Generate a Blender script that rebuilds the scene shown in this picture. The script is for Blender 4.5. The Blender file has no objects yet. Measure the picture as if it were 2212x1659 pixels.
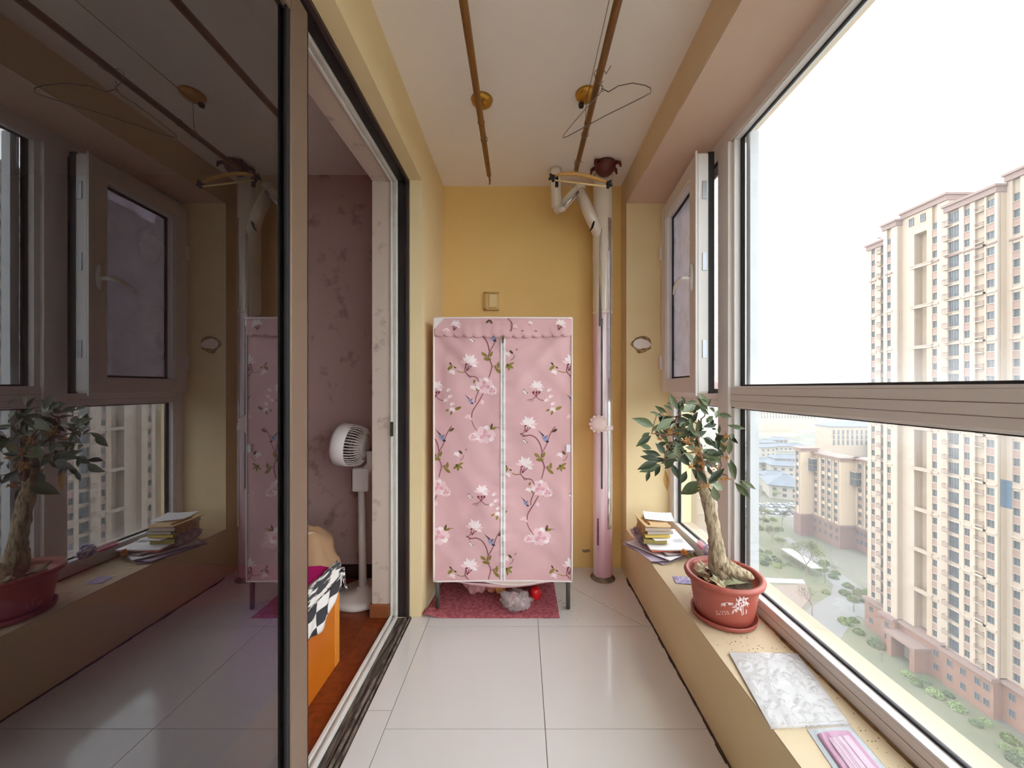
import bpy, math, random
from mathutils import Vector, Matrix, noise as mnoise
R = random.Random(7)
PI = math.pi
S = bpy.context.scene
COL = S.collection

# ------------------------------------------------------------------ camera, sky, exposure
FPX = 793.0                      # focal length in pixels of the 2212 px wide frame
CAMZ = 1.29
cam_d = bpy.data.cameras.new('camera')
cam = bpy.data.objects.new('camera', cam_d); COL.objects.link(cam)
cam.location = (0, 0, CAMZ); cam.rotation_euler = (PI/2, 0, 0)
cam_d.sensor_width = 36.0; cam_d.sensor_fit = 'HORIZONTAL'; cam_d.lens = 36.0*FPX/2212
cam_d.shift_x = -22/2212; cam_d.shift_y = 8.5/2212
cam_d.clip_start = 0.02; cam_d.clip_end = 8000
S.camera = cam

world = bpy.data.worlds.new('overcast_sky'); S.world = world
world.use_nodes = True
bg = world.node_tree.nodes['Background']
bg.inputs[0].default_value = (0.92, 0.96, 1.0, 1); bg.inputs[1].default_value = 1.0

vs = S.view_settings
vs.view_transform = 'Standard'; vs.look = 'None'; vs.gamma = 1.0; vs.use_curve_mapping = False
vs.exposure = 2.5
S.cycles.max_bounces = 14; S.cycles.diffuse_bounces = 8; S.cycles.transparent_max_bounces = 24

# ------------------------------------------------------------------ helpers
def lin(c):
    if isinstance(c, str):
        c = tuple(int(c[i:i+2], 16) for i in (1, 3, 5))
    return tuple(((x/255)/12.92 if x/255 <= 0.04045 else ((x/255+0.055)/1.055)**2.4) for x in c)

MATS = {}
def mat(name, c, rough=0.6, c2=None, scale=8.0, lo=0.4, hi=0.65, detail=4, bump=0.0, bscale=60.0, metal=0.0,
        coat=0.0, spec=0.5, stretch=None, sheen=0.0, trans=0.0, rough2=None):
    if name in MATS: return MATS[name]
    m = bpy.data.materials.new(name); m.use_nodes = True; MATS[name] = m
    nt = m.node_tree; b = nt.nodes['Principled BSDF']
    b.inputs['Roughness'].default_value = rough; b.inputs['Metallic'].default_value = metal
    b.inputs['Specular IOR Level'].default_value = spec
    b.inputs['Coat Weight'].default_value = coat; b.inputs['Coat Roughness'].default_value = 0.08
    b.inputs['Sheen Weight'].default_value = sheen
    b.inputs['Transmission Weight'].default_value = trans
    c = lin(c)
    tc = nt.nodes.new('ShaderNodeTexCoord')
    vec = tc.outputs['Object']
    if stretch:
        mp = nt.nodes.new('ShaderNodeMapping'); mp.inputs['Scale'].default_value = stretch
        nt.links.new(vec, mp.inputs['Vector']); vec = mp.outputs['Vector']
    if c2 is not None:
        n = nt.nodes.new('ShaderNodeTexNoise'); n.inputs['Scale'].default_value = scale; n.inputs['Detail'].default_value = detail
        nt.links.new(vec, n.inputs['Vector'])
        r = nt.nodes.new('ShaderNodeValToRGB')
        r.color_ramp.elements[0].position = lo; r.color_ramp.elements[0].color = (*c, 1)
        r.color_ramp.elements[1].position = hi; r.color_ramp.elements[1].color = (*lin(c2), 1)
        nt.links.new(n.outputs['Fac'], r.inputs['Fac']); nt.links.new(r.outputs['Color'], b.inputs['Base Color'])
        if rough2 is not None:
            mr = nt.nodes.new('ShaderNodeMapRange'); mr.inputs[1].default_value = lo; mr.inputs[2].default_value = hi
            mr.inputs[3].default_value = rough; mr.inputs[4].default_value = rough2
            nt.links.new(n.outputs['Fac'], mr.inputs[0]); nt.links.new(mr.outputs[0], b.inputs['Roughness'])
    else:
        b.inputs['Base Color'].default_value = (*c, 1)
    if bump > 0:
        n2 = nt.nodes.new('ShaderNodeTexNoise'); n2.inputs['Scale'].default_value = bscale; n2.inputs['Detail'].default_value = 5
        nt.links.new(vec, n2.inputs['Vector'])
        bp = nt.nodes.new('ShaderNodeBump'); bp.inputs['Strength'].default_value = bump; bp.inputs['Distance'].default_value = 0.01
        nt.links.new(n2.outputs['Fac'], bp.inputs['Height']); nt.links.new(bp.outputs['Normal'], b.inputs['Normal'])
    return m

def glass_mat(name, tint, ior, dirt=0.0, dirt_scale=3.0, dirt_col=(0.9, 0.9, 0.9), rough=0.0, rim=0.0):
    m = bpy.data.materials.new(name); m.use_nodes = True; MATS[name] = m
    nt = m.node_tree; nt.nodes.remove(nt.nodes['Principled BSDF'])
    out = nt.nodes['Material Output']
    tr = nt.nodes.new('ShaderNodeBsdfTransparent'); tr.inputs[0].default_value = (*tint, 1)
    gl = nt.nodes.new('ShaderNodeBsdfGlossy'); gl.inputs['Roughness'].default_value = rough
    fr = nt.nodes.new('ShaderNodeFresnel'); fr.inputs['IOR'].default_value = ior
    ge = nt.nodes.new('ShaderNodeNewGeometry'); io = nt.nodes.new('ShaderNodeMapRange')   # same reflectance from both faces of the sheet
    io.inputs[3].default_value = ior; io.inputs[4].default_value = 1/ior
    nt.links.new(ge.outputs['Backfacing'], io.inputs[0]); nt.links.new(io.outputs[0], fr.inputs['IOR'])
    mx = nt.nodes.new('ShaderNodeMixShader')
    nt.links.new(fr.outputs[0], mx.inputs[0]); nt.links.new(tr.outputs[0], mx.inputs[1]); nt.links.new(gl.outputs[0], mx.inputs[2])
    last = mx
    if dirt > 0:
        di = nt.nodes.new('ShaderNodeBsdfDiffuse'); di.inputs[0].default_value = (*dirt_col, 1)
        tl = nt.nodes.new('ShaderNodeBsdfTranslucent'); tl.inputs[0].default_value = (*dirt_col, 1)
        ad = nt.nodes.new('ShaderNodeMixShader'); ad.inputs[0].default_value = 0.6
        nt.links.new(di.outputs[0], ad.inputs[1]); nt.links.new(tl.outputs[0], ad.inputs[2])
        tc = nt.nodes.new('ShaderNodeTexCoord'); n = nt.nodes.new('ShaderNodeTexNoise'); n.inputs['Scale'].default_value = dirt_scale
        n.inputs['Detail'].default_value = 6; nt.links.new(tc.outputs['Object'], n.inputs['Vector'])
        mr = nt.nodes.new('ShaderNodeMapRange'); mr.inputs[1].default_value = 0.35; mr.inputs[2].default_value = 0.75
        mr.inputs[3].default_value = dirt*0.3; mr.inputs[4].default_value = dirt
        nt.links.new(n.outputs['Fac'], mr.inputs[0])
        fac = mr.outputs[0]
        if rim > 0:                                     # grime and condensation gathered along the pane's upper and lower edge
            sp = nt.nodes.new('ShaderNodeSeparateXYZ'); nt.links.new(tc.outputs['Generated'], sp.inputs[0])
            def mth(op, a, b=None):
                q = nt.nodes.new('ShaderNodeMath'); q.operation = op
                for i_, v_ in enumerate((a, b)):
                    if v_ is None: continue
                    if isinstance(v_, (int, float)): q.inputs[i_].default_value = v_
                    else: nt.links.new(v_, q.inputs[i_])
                return q.outputs[0]
            dz = mth('MINIMUM', sp.outputs['Z'], mth('SUBTRACT', 1.0, sp.outputs['Z']))
            e = mth('MAXIMUM', mth('SUBTRACT', 1.0, mth('DIVIDE', dz, 0.16)), 0.0)
            e = mth('MULTIPLY', mth('MULTIPLY', e, e), mth('ADD', 0.45, mth('MULTIPLY', n.outputs['Fac'], 0.9)))
            fac = mth('ADD', fac, mth('MULTIPLY', e, rim))
        m2 = nt.nodes.new('ShaderNodeMixShader')
        nt.links.new(fac, m2.inputs[0]); nt.links.new(last.outputs[0], m2.inputs[1]); nt.links.new(ad.outputs[0], m2.inputs[2])
        last = m2
    nt.links.new(last.outputs[0], out.inputs['Surface'])
    return m

def wloc(o):
    p = Vector((0, 0, 0))
    while o is not None:
        p += o.location; o = o.parent
    return p

def tag(o, label=None, category=None, group=None, kind=None):
    if label: o['label'] = label
    if category: o['category'] = category
    if group: o['group'] = group
    if kind: o['kind'] = kind
    return o

def thing(name, loc, label, category, group=None, kind=None, rz=0.0):
    o = bpy.data.objects.new(name, None); COL.objects.link(o)
    o.location = loc; o.rotation_euler = (0, 0, rz); o.empty_display_size = 0.05
    return tag(o, label, category, group, kind)

class MB:
    def __init__(s): s.v = []; s.f = []; s.m = []
    def add(s, vs, fs, m=0):
        b = len(s.v); s.v += [tuple(p) for p in vs]
        for f in fs: s.f.append(tuple(i+b for i in f)); s.m.append(m)
        return s
    def box(s, x0, x1, y0, y1, z0, z1, m=0):
        return s.add([(x0,y0,z0),(x1,y0,z0),(x1,y1,z0),(x0,y1,z0),(x0,y0,z1),(x1,y0,z1),(x1,y1,z1),(x0,y1,z1)],
                     [(0,3,2,1),(4,5,6,7),(0,1,5,4),(1,2,6,5),(2,3,7,6),(3,0,4,7)], m)
    def poly(s, pts, m=0): return s.add(pts, [tuple(range(len(pts)))], m)
    def prism(s, pts, vec, m=0):
        n = len(pts); vec = Vector(vec)
        a = [Vector(p) for p in pts]; b = [p+vec for p in a]
        fs = [tuple(reversed(range(n))), tuple(range(n, 2*n))] + [(i, (i+1) % n, n+(i+1) % n, n+i) for i in range(n)]
        return s.add(a+b, fs, m)
    def tube(s, pts, r, n=8, m=0, cap=True, closed=False):
        P = [Vector(p) for p in pts]; k = len(P)
        rr = r if isinstance(r, (list, tuple)) else [r]*k
        vs = []; up = None
        for i in range(k):
            if closed: t = P[(i+1) % k]-P[i-1]
            else: t = P[min(i+1, k-1)]-P[max(i-1, 0)]
            if t.length < 1e-9: t = Vector((0, 0, 1))
            t.normalize()
            if up is None:
                up = Vector((0, 0, 1)) if abs(t.z) < 0.9 else Vector((1, 0, 0))
            a = up-t*up.dot(t)
            if a.length < 1e-6: a = t.orthogonal()
            a.normalize(); up = a; b = t.cross(a)
            for j in range(n):
                an = 2*PI*j/n
                vs.append(P[i]+(a*math.cos(an)+b*math.sin(an))*rr[i])
        fs = []
        for i in range(k if closed else k-1):
            i2 = (i+1) % k
            for j in range(n):
                fs.append((i*n+j, i*n+(j+1) % n, i2*n+(j+1) % n, i2*n+j))
        if cap and not closed:
            fs.append(tuple(reversed(range(n)))); fs.append(tuple((k-1)*n+j for j in range(n)))
        return s.add(vs, fs, m)
    def lathe(s, prof, c=(0, 0, 0), n=24, m=0, axis='z', sx=1.0, sy=1.0):
        vs = []; k = len(prof)
        for (r, h) in prof:
            for j in range(n):
                a = 2*PI*j/n; x, y = r*math.cos(a)*sx, r*math.sin(a)*sy
                p = {'z': (x, y, h), 'x': (h, x, y), 'y': (x, h, y)}[axis]
                vs.append((p[0]+c[0], p[1]+c[1], p[2]+c[2]))
        fs = []
        for i in range(k-1):
            for j in range(n):
                fs.append((i*n+j, i*n+(j+1) % n, (i+1)*n+(j+1) % n, (i+1)*n+j))
        fs.append(tuple(reversed(range(n)))); fs.append(tuple((k-1)*n+j for j in range(n)))
        return s.add(vs, fs, m)
    def grid(s, fn, nu, nv, m=0):
        vs = [fn(i/nu, j/nv) for j in range(nv+1) for i in range(nu+1)]
        fs = [(j*(nu+1)+i, j*(nu+1)+i+1, (j+1)*(nu+1)+i+1, (j+1)*(nu+1)+i) for j in range(nv) for i in range(nu)]
        return s.add(vs, fs, m)
    def sphere(s, c, r, n=10, k=6, m=0, jit=0.0, seed=0):
        rr = r if isinstance(r, (tuple, list)) else (r, r, r)
        prof = []
        vs = []
        for i in range(k+1):
            th = PI*i/k
            for j in range(n):
                a = 2*PI*j/n
                d = Vector((math.sin(th)*math.cos(a), math.sin(th)*math.sin(a), math.cos(th)))
                q = 1+jit*mnoise.noise(d*2.2+Vector((seed*3.1, seed*1.7, 0)))
                vs.append((c[0]+d.x*rr[0]*q, c[1]+d.y*rr[1]*q, c[2]+d.z*rr[2]*q))
        fs = [(i*n+j, (i+1)*n+j, (i+1)*n+(j+1) % n, i*n+(j+1) % n) for i in range(k) for j in range(n)]
        return s.add(vs, fs, m)
    def mesh(s, name, mats, smooth=False, off=(0, 0, 0)):
        me = bpy.data.meshes.new(name)
        me.from_pydata([(p[0]-off[0], p[1]-off[1], p[2]-off[2]) for p in s.v], [], s.f)
        mats = mats if isinstance(mats, (list, tuple)) else [mats]
        for q in mats: me.materials.append(q)
        me.polygons.foreach_set('material_index', s.m)
        if smooth: me.polygons.foreach_set('use_smooth', [True]*len(s.f))
        me.update(); return me
    def build(s, name, mats, parent=None, smooth=False, bevel=0.0, solid=0.0, sub=0, angle=None, local=False, label=None, category=None, group=None, kind=None):
        if parent is not None: off = Vector((0, 0, 0)) if local else wloc(parent)
        else:
            xs = [p[0] for p in s.v]; ys = [p[1] for p in s.v]; zs = [p[2] for p in s.v]
            off = Vector(((min(xs)+max(xs))/2, (min(ys)+max(ys))/2, min(zs)))
        me = s.mesh(name, mats, smooth, off)
        o = bpy.data.objects.new(name, me); COL.objects.link(o)
        if parent is not None: o.parent = parent
        else: o.location = off
        if solid > 0:
            q = o.modifiers.new('thickness', 'SOLIDIFY'); q.thickness = solid; q.offset = 0
        if bevel > 0:
            q = o.modifiers.new('bevel', 'BEVEL'); q.width = bevel; q.segments = 2; q.limit_method = 'ANGLE'
        if sub > 0:
            q = o.modifiers.new('sub', 'SUBSURF'); q.levels = sub; q.render_levels = sub
        return tag(o, label, category, group, kind)

def inst(name, me, parent, loc, rz=0.0, scale=None, M=None, label=None, category=None, group=None, kind=None):
    o = bpy.data.objects.new(name, me); COL.objects.link(o)
    base = Vector((0, 0, 0))
    if parent is not None:
        o.parent = parent; base = wloc(parent)
    if M is not None:
        o.matrix_basis = Matrix.Translation(-base) @ M
    else:
        o.location = Vector(loc)-base; o.rotation_euler = (0, 0, rz)
        if scale: o.scale = scale
    return tag(o, label, category, group, kind)

def at(x, y, d):                     # photo pixel -> world point at depth d
    return ((x-1128)*d/FPX, d, CAMZ-(y-838)*d/FPX)
def bx(x0, x1, y0, y1, z0, z1): return MB().box(x0, x1, y0, y1, z0, z1)

# ------------------------------------------------------------------ materials
YEL = mat('yellow_wall_paint', '#e6d2a6', 0.75, '#dfc896', 2.5, 0.3, 0.8, bump=0.05, bscale=25)
YELB = mat('ochre_wall_paint', '#e2c07c', 0.75, '#d9b46e', 1.8, 0.3, 0.8, bump=0.05, bscale=25)
CEIL = mat('ceiling_paint', '#ece4dc', 0.85, '#e5dbd2', 1.5, 0.3, 0.8, bump=0.04, bscale=18)
BEAM = mat('beam_paint', '#e3cba6', 0.75, '#dbbf98', 2.0, 0.3, 0.8, bump=0.05, bscale=20)
SOFF = mat('soffit_paint', '#d8bdaa', 0.75, '#ceb09c', 2.0, 0.3, 0.8, bump=0.05, bscale=20)
SILL = mat('sill_paint', '#d6c4a4', 0.7, '#c8b28e', 3.0, 0.35, 0.8, bump=0.08, bscale=40)
TILE = mat('floor_tile', '#dedad6', 0.10, '#d8d4cf', 2.0, 0.3, 0.8, coat=0.2)
GROUT = mat('grout', '#6f665c', 0.9)
TAUPE = mat('taupe_frame', '#e2dbd6', 0.42)
BEAD = mat('white_bead', '#e6e4e2', 0.4)
BLACK = mat('black_rubber', '#131214', 0.6)
BLKF = mat('black_door_frame', '#1a1718', 0.45, '#2e2422', 6, 0.4, 0.8)
BRNF = mat('brown_door_frame', '#75604f', 0.4, '#6a5647', 3, 0.3, 0.8)
WPROF = mat('white_profile', '#dedbd4', 0.4, '#c9c3b8', 9, 0.5, 0.8)
PAPERW = mat('reveal_wallpaper', '#cfbcae', 0.8, '#a58f84', 14, 0.6, 0.75)
WALLP = mat('bedroom_wallpaper', '#c6a69f', 0.85, '#a1827c', 9, 0.58, 0.72, detail=3)
WOODF = mat('wood_floor', '#8a3f1c', 0.3, '#6b2a10', 4, 0.3, 0.7, stretch=(1, 8, 1))
ORANGE = mat('orange_wood', '#c8701a', 0.3, '#b9610f', 3, 0.3, 0.7, stretch=(6, 1, 1))
WHITEP = mat('white_plastic', '#e4ddd6', 0.35)
PINK = mat('pink_fabric', '#dcb2b4', 0.75, '#d8a9ac', 3, 0.3, 0.8, bump=0.08, bscale=300, sheen=0.2)
PINKL = mat('pale_pink_lining', '#d8c4ba', 0.8)
PIPING = mat('white_piping', '#ece4e2', 0.6)
LEGM = mat('dark_grey_tube', '#4d4f49', 0.4)
MATR = mat('red_rubber_mat', '#bd6a72', 0.8, '#a24a55', 45, 0.4, 0.6, bump=0.8, bscale=120)
BAMB = mat('bamboo', '#8a5a22', 0.4, '#75491a', 10, 0.3, 0.7, stretch=(8, 1, 8))
BAMB2 = mat('bamboo_dark', '#84562a', 0.4, '#5a381c', 8, 0.35, 0.7, stretch=(8, 1, 8))
GOLD = mat('gold_metal', '#c08c34', 0.35, metal=0.6)
STEEL = mat('wire_steel', '#7d766e', 0.4, metal=0.5)
POT = mat('terracotta_plastic', '#a95648', 0.42, '#9c4c40', 6, 0.3, 0.8)
POTW = mat('pot_print_white', '#e8d8d6', 0.6)
POTP = mat('pot_print_faded', '#c98a82', 0.6)
SOIL = mat('soil', '#4a3c2c', 0.95, '#6a5a44', 40, 0.4, 0.6, bump=0.6, bscale=80)
BARK = mat('bark', '#b8a78a', 0.9, '#86745a', 75, 0.44, 0.62, bump=1.0, bscale=110, stretch=(1, 1, 0.35))
TWIG = mat('twig', '#7a5640', 0.8)
LEAFD = mat('leaf_dark', '#2f3c28', 0.42, '#3c4a32', 9, 0.3, 0.7)
LEAFM = mat('leaf_mid', '#4e5c3a', 0.42, '#5e6a46', 9, 0.3, 0.7)
LEAFB = mat('leaf_grey', '#828c70', 0.45, '#6e7a5c', 9, 0.3, 0.7)
LEAFY = mat('leaf_brown', '#b98a44', 0.5, '#9a6f34', 9, 0.3, 0.7)
DRY1 = mat('dry_leaf', '#cbb596', 0.7, '#b0966f', 12, 0.3, 0.7)
DRY2 = mat('dry_leaf_green', '#b4b692', 0.6, '#9a9c7a', 12, 0.3, 0.7)
DRY3 = mat('dry_leaf_brown', '#ab8d70', 0.7, '#8a6c50', 12, 0.3, 0.7)
FLOW = mat('orange_blossom', '#b5803c', 0.7)
WHT = mat('white_paper', '#f0eef0', 0.6)
KRAFT = mat('kraft_paper', '#d9b98c', 0.75)
GREYP = mat('grey_pages', '#a89c90', 0.8, '#c9bfb2', 2, 0.4, 0.6, stretch=(1, 1, 400))
YELP = mat('yellow_paper', '#d8bf62', 0.7)
MAUVE = mat('mauve_paper', '#a493a6', 0.6, '#bfb0c0', 10, 0.4, 0.6)
REDP = mat('red_paper', '#d2604a', 0.5, '#e0a070', 6, 0.45, 0.7)
INK = mat('ink_grey', '#7c7888', 0.7)
PURP = mat('purple_wrapper', '#a79cd0', 0.35, '#e2dcf0', 40, 0.45, 0.55)
PURP2 = mat('lilac_wrapper', '#b7a3c4', 0.4, '#8f8ac0', 30, 0.4, 0.6)
PINKPL = mat('pink_plastic', '#dd6f92', 0.35)
PINKPAL = mat('pale_pink_bristles', '#efd5d6', 0.6)
CLEAR = glass_mat('clear_plastic', (0.93, 0.93, 0.93), 1.45, dirt=0.22, dirt_scale=9, dirt_col=(0.9, 0.88, 0.9), rough=0.12)
BAGP = glass_mat('thin_bag_plastic', (0.96, 0.95, 0.95), 1.5, dirt=0.5, dirt_scale=14, dirt_col=(0.97, 0.95, 0.95), rough=0.08)
WINGL = glass_mat('window_glass', (0.97, 0.98, 0.98), 1.35, dirt=0.03, dirt_scale=1.2, rim=0.16)
DOORGL = glass_mat('tinted_door_glass', (0.36, 0.335, 0.365), 2.45, dirt=0.012, dirt_scale=2.0, dirt_col=(0.5, 0.5, 0.55))
FROST = glass_mat('sash_glass', (0.72, 0.76, 0.82), 1.45, dirt=0.6, dirt_scale=3.0, dirt_col=(0.72, 0.77, 0.85), rough=0.1)
SCREENM = glass_mat('insect_screen', (0.72, 0.64, 0.63), 1.02, dirt=0.5, dirt_scale=90, dirt_col=(0.62, 0.5, 0.48), rough=0.3)
BLUEF = glass_mat('blue_film', (0.62, 0.75, 0.90), 1.1, dirt=0.12, dirt_scale=4, dirt_col=(0.45, 0.55, 0.66), rough=0.2)
PIPEU = mat('cream_wrapped_pipe', '#e0d4c4', 0.16, '#b8a896', 7, 0.55, 0.8, coat=0.6, stretch=(1, 1, 0.15), bump=0.1, bscale=14)
PIPEL = mat('foil_pink_pipe', '#e2cfd2', 0.14, '#c99aa4', 5, 0.45, 0.6, coat=0.8, stretch=(1, 1, 0.12), bump=0.12, bscale=12)
FOIL = mat('chrome_film', '#d9d6d4', 0.12, metal=0.85, bump=0.1, bscale=12)
MAROON = mat('maroon_paint', '#5d201c', 0.5)
MAGENTA = mat('magenta_sheet', '#d8127e', 0.7, '#c00c6c', 6, 0.3, 0.7)
TANB = mat('tan_bag', '#c8a27e', 0.7, '#b98f6a', 5, 0.3, 0.7)
CREAMF = mat('cream_cloth', '#e2c7ae', 0.8)

# ------------------------------------------------------------------ room shell
Yb = 2.64; Zc = 2.74; XL = -0.565; XR = 0.71; YN = -3.0; XW = 1.0; ZS = 0.33; ZB = 2.55; ZD = 2.46; YJ = 2.07; YP = 2.50

floor = bx(-0.62, 1.15, YN, Yb, -0.06, -0.003).build('floor', GROUT, kind='structure', label='glossy pale floor tiles of the balcony')
xs = [-0.62, -0.52, 0.087, XR]
def tile(poly, z1=0.0):
    g = 0.0014
    cx = sum(p[0] for p in poly)/len(poly); cy = sum(p[1] for p in poly)/len(poly)
    q = []
    n = len(poly)
    # inset by offsetting edges
    for i in range(n):
        a = Vector(poly[i-1]); b = Vector(poly[i]); c = Vector(poly[(i+1) % n])
        e1 = (b-a).normalized(); e2 = (c-b).normalized()
        n1 = Vector((-e1.y, e1.x)); n2 = Vector((-e2.y, e2.x))
        k = 1+n1.dot(n2)
        q.append(b+(n1+n2)*g/max(k, 0.2))
    MB().prism([(p.x, p.y, -0.012) for p in q], (0, 0, 0.012+z1)).build('floor_tile', TILE, floor)
rows = [1.986-0.597*k for k in range(-1, 9)] 
rows = sorted([Yb] + rows + [YN])
for i in range(len(rows)-1):
    y0, y1 = rows[i], rows[i+1]
    if abs(y0-1.986) < 1e-6:      # the row under the wardrobe: right tile cut along a diagonal
        tile([(-0.52, y0), (0.087, y0), (0.087, y1), (-0.52, y1)])
        tile([(0.087, y0), (0.66, y0), (0.31, y1-0.20), (0.15, y1), (0.087, y1)])
        tile([(0.66, y0), (XR, y0), (XR, y1), (0.15, y1), (0.31, y1-0.20)])
    else:
        for a, b in ((xs[1], xs[2]), (xs[2], xs[3])):
            tile([(a, y0), (b, y0), (b, y1), (a, y1)])
r2 = sorted([YN, YJ] + [1.468-0.6*k for k in range(8)])
for i in range(len(r2)-1):
    if r2[i+1]-r2[i] > 0.02: tile([(-0.62, r2[i]), (-0.52, r2[i]), (-0.52, r2[i+1]), (-0.62, r2[i+1])])
tile([(XL, YJ), (-0.52, YJ), (-0.52, Yb), (XL, Yb)])

bx(-0.75, 1.15, YN, Yb, Zc, Zc+0.1).build('ceiling', CEIL, kind='structure', label='pale beige painted balcony ceiling')
bx(-0.75, 1.15, Yb, Yb+0.12, -0.06, Zc+0.1).build('wall_back', YELB, kind='structure', label='ochre painted end wall behind the fabric wardrobe')
# left wall: pier beyond the door and lintel over it
wl = MB().box(-0.845, XL, YJ, Yb, -0.06, Zc).box(-0.845, XL, YN, YJ, ZD, Zc)
wl.build('wall_left', YEL, kind='structure', label='yellow painted wall and lintel around the sliding door')
# right: parapet with sill, beam, pier
par = MB().box(XR, 1.15, YN, Yb, -0.06, ZS-0.006).build('wall_right', YEL, kind='structure', label='low yellow parapet wall under the window')
bx(XR-0.004, 1.15, YN, YP, ZS-0.006, ZS).build('window_sill', SILL, par)
# dirt line along the parapet foot
m = MB()
prev = None
yy = 0.6
while yy < 2.45:
    w = 0.007+0.014*abs(mnoise.noise(Vector((yy*9, 0, 0))))
    m.box(XR-w, XR+0.002, yy, yy+0.035, 0.0, 0.003+0.006*abs(mnoise.noise(Vector((yy*15, 3, 0)))))
    yy += 0.033
m.build('dirt_seam', mat('dirt', '#4e3d2e', 0.95), par, kind='stuff')
bmb = MB().box(XR, 1.15, YN, Yb, ZB, Zc).build('trim_1', BEAM, kind='structure', label='painted concrete beam above the window')
bx(XR+0.002, 1.0, YN, YP, ZB-0.004, ZB).build('soffit', SOFF, bmb)
pier = MB().box(XR, 1.15, YP, Yb, ZS-0.006, ZB).build('trim_2', YEL, kind='structure', label='yellow wall pier beside the open casement window')
wn = MB().box(-0.75, 1.15, YN-0.12, YN, -0.06, ZS+0.03).box(-0.75, 1.15, YN-0.12, YN, ZB, Zc+0.1).box(-0.75, XL, YN-0.12, YN, ZS+0.03, ZB)
wn.build('wall_near', YEL, kind='structure', label='yellow parapet at the other end of the balcony')
# broken hole in the pier, plugged with white foam
c = at(1385, 743, YP)
def blob2(cx, cz, rx, rz, seed, n=18, j=0.3):
    return [(cx+rx*math.cos(2*PI*i/n)*(1+j*mnoise.noise(Vector((math.cos(2*PI*i/n)*1.5, math.sin(2*PI*i/n)*1.5, seed)))),
             cz+rz*math.sin(2*PI*i/n)*(1+j*mnoise.noise(Vector((math.cos(2*PI*i/n)*1.5, math.sin(2*PI*i/n)*1.5, seed+5))))) for i in range(n)]
outer = blob2(c[0], c[2], 0.075, 0.052, 1.3, j=0.5); inner = blob2(c[0], c[2]-0.002, 0.058, 0.036, 4.1, j=0.25)
m = MB()
n = len(outer)
vs_ = [(p[0], YP-0.001, p[1]) for p in outer]+[(p[0], YP-0.007, p[1]) for p in inner]
m.add(vs_, [(i, (i+1) % n, n+(i+1) % n, n+i) for i in range(n)])
m.build('broken_plaster', mat('plaster_dirt', '#b09468', 0.95, '#77603f', 60, 0.4, 0.6), pier)
m = MB(); m.prism([(p[0], YP-0.004, p[1]) for p in inner], (0, 0.004, 0))
m.build('white_foam_plug', mat('foam', '#ece0d8', 0.8), pier)

# ------------------------------------------------------------------ window
win = thing('window_1', (XW, 0.5, ZS), 'taupe aluminium balcony window with transom and mullion', None, kind='structure')
D0, D1 = XW, XW+0.065
bx(D0, D1, YN, YP, ZS, ZS+0.062).build('bottom_rail', TAUPE, win, bevel=0.003)
bx(D0, D1, YN, YP, ZB-0.075, ZB).build('top_rail', TAUPE, win, bevel=0.003)
bx(D0, D1, 2.455, YP, ZS+0.062, ZB-0.075).build('jamb', TAUPE, win, bevel=0.003)
bx(D0-0.012, D1, 1.762, 1.855, ZS+0.062, ZB-0.075).build('mullion', TAUPE, win, bevel=0.003)
bx(D0, D1, YN, 1.762, 1.20, 1.29).build('transom', TAUPE, win, bevel=0.003)
bx(D0, D1, 1.855, 2.455, 1.20, 1.262).build('transom', TAUPE, win, bevel=0.003)
for mm in (-0.12, -1.9): bx(D0-0.012, D1, mm-0.1, mm, ZS+0.062, ZB-0.075).build('mullion', TAUPE, win, bevel=0.003)
# thin joint lines on the transom and bottom rail
SEAM = mat('frame_seam', '#6d5c52', 0.7)
bx(D0-0.0008, D0+0.001, YN, 1.762, 1.258, 1.2595).build('seam', SEAM, win)
bx(D0-0.0008, D0+0.001, YN, 1.762, 1.228, 1.2292).build('seam', SEAM, win)
bx(D0-0.0008, D0+0.001, YN, 1.762, ZS+0.036, ZS+0.0372).build('seam', SEAM, win)
bx(D0-0.0008, D0+0.001, 1.855, 2.455, 1.2275, 1.2287).build('seam', SEAM, win)
GX = XW+0.04
def pane(y0, y1, z0, z1, glass=WINGL, bead=True):
    if bead:
        b = 0.022
        m = MB()
        m.box(D0+0.006, GX-0.004, y0, y0+b*0.25, z0, z1).box(D0+0.006, GX-0.004, y1-b, y1, z0, z1)
        m.box(D0+0.002, GX-0.004, y0, y1, z0, z0+0.008).box(D0+0.006, GX-0.004, y0, y1, z1-0.006, z1)
        m.build('glazing_bead', BEAD, win)
        g = 0.012
        m = MB()
        m.box(GX-0.006, GX+0.006, y0, y0+g, z0, z1).box(GX-0.006, GX+0.006, y1-b-g*1.6, y1-b, z0, z1)
        m.box(GX-0.006, GX+0.006, y0, y1, z0+0.004, z0+0.004+g).box(GX-0.006, GX+0.006, y0, y1, z1-g, z1)
        m.build('gasket', BLACK, win)
    bx(GX, GX+0.005, y0+0.002, y1-0.022, z0+0.002, z1-0.002).build('pane', glass, win)
zb0, zb1, zt0, zt1 = ZS+0.062, 1.20, 1.29, ZB-0.075
pane(-0.12, 1.762, zb0, zb1); pane(-0.12, 1.762, zt0, zt1)
pane(1.855, 2.455, zb0, zb1)
pane(-1.9, -0.22, zb0, zb1); pane(-1.9, -0.22, zt0, zt1); pane(YN, -2.0, zb0, zb1); pane(YN, -2.0, zt0, zt1)
# outer profile visible through the panes, beside the mullion
bx(GX+0.01, GX+0.05, 1.69, 1.72, zb0, zt1).build('outer_profile', mat('grey_profile', '#b5b8ba', 0.4), win)
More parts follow.
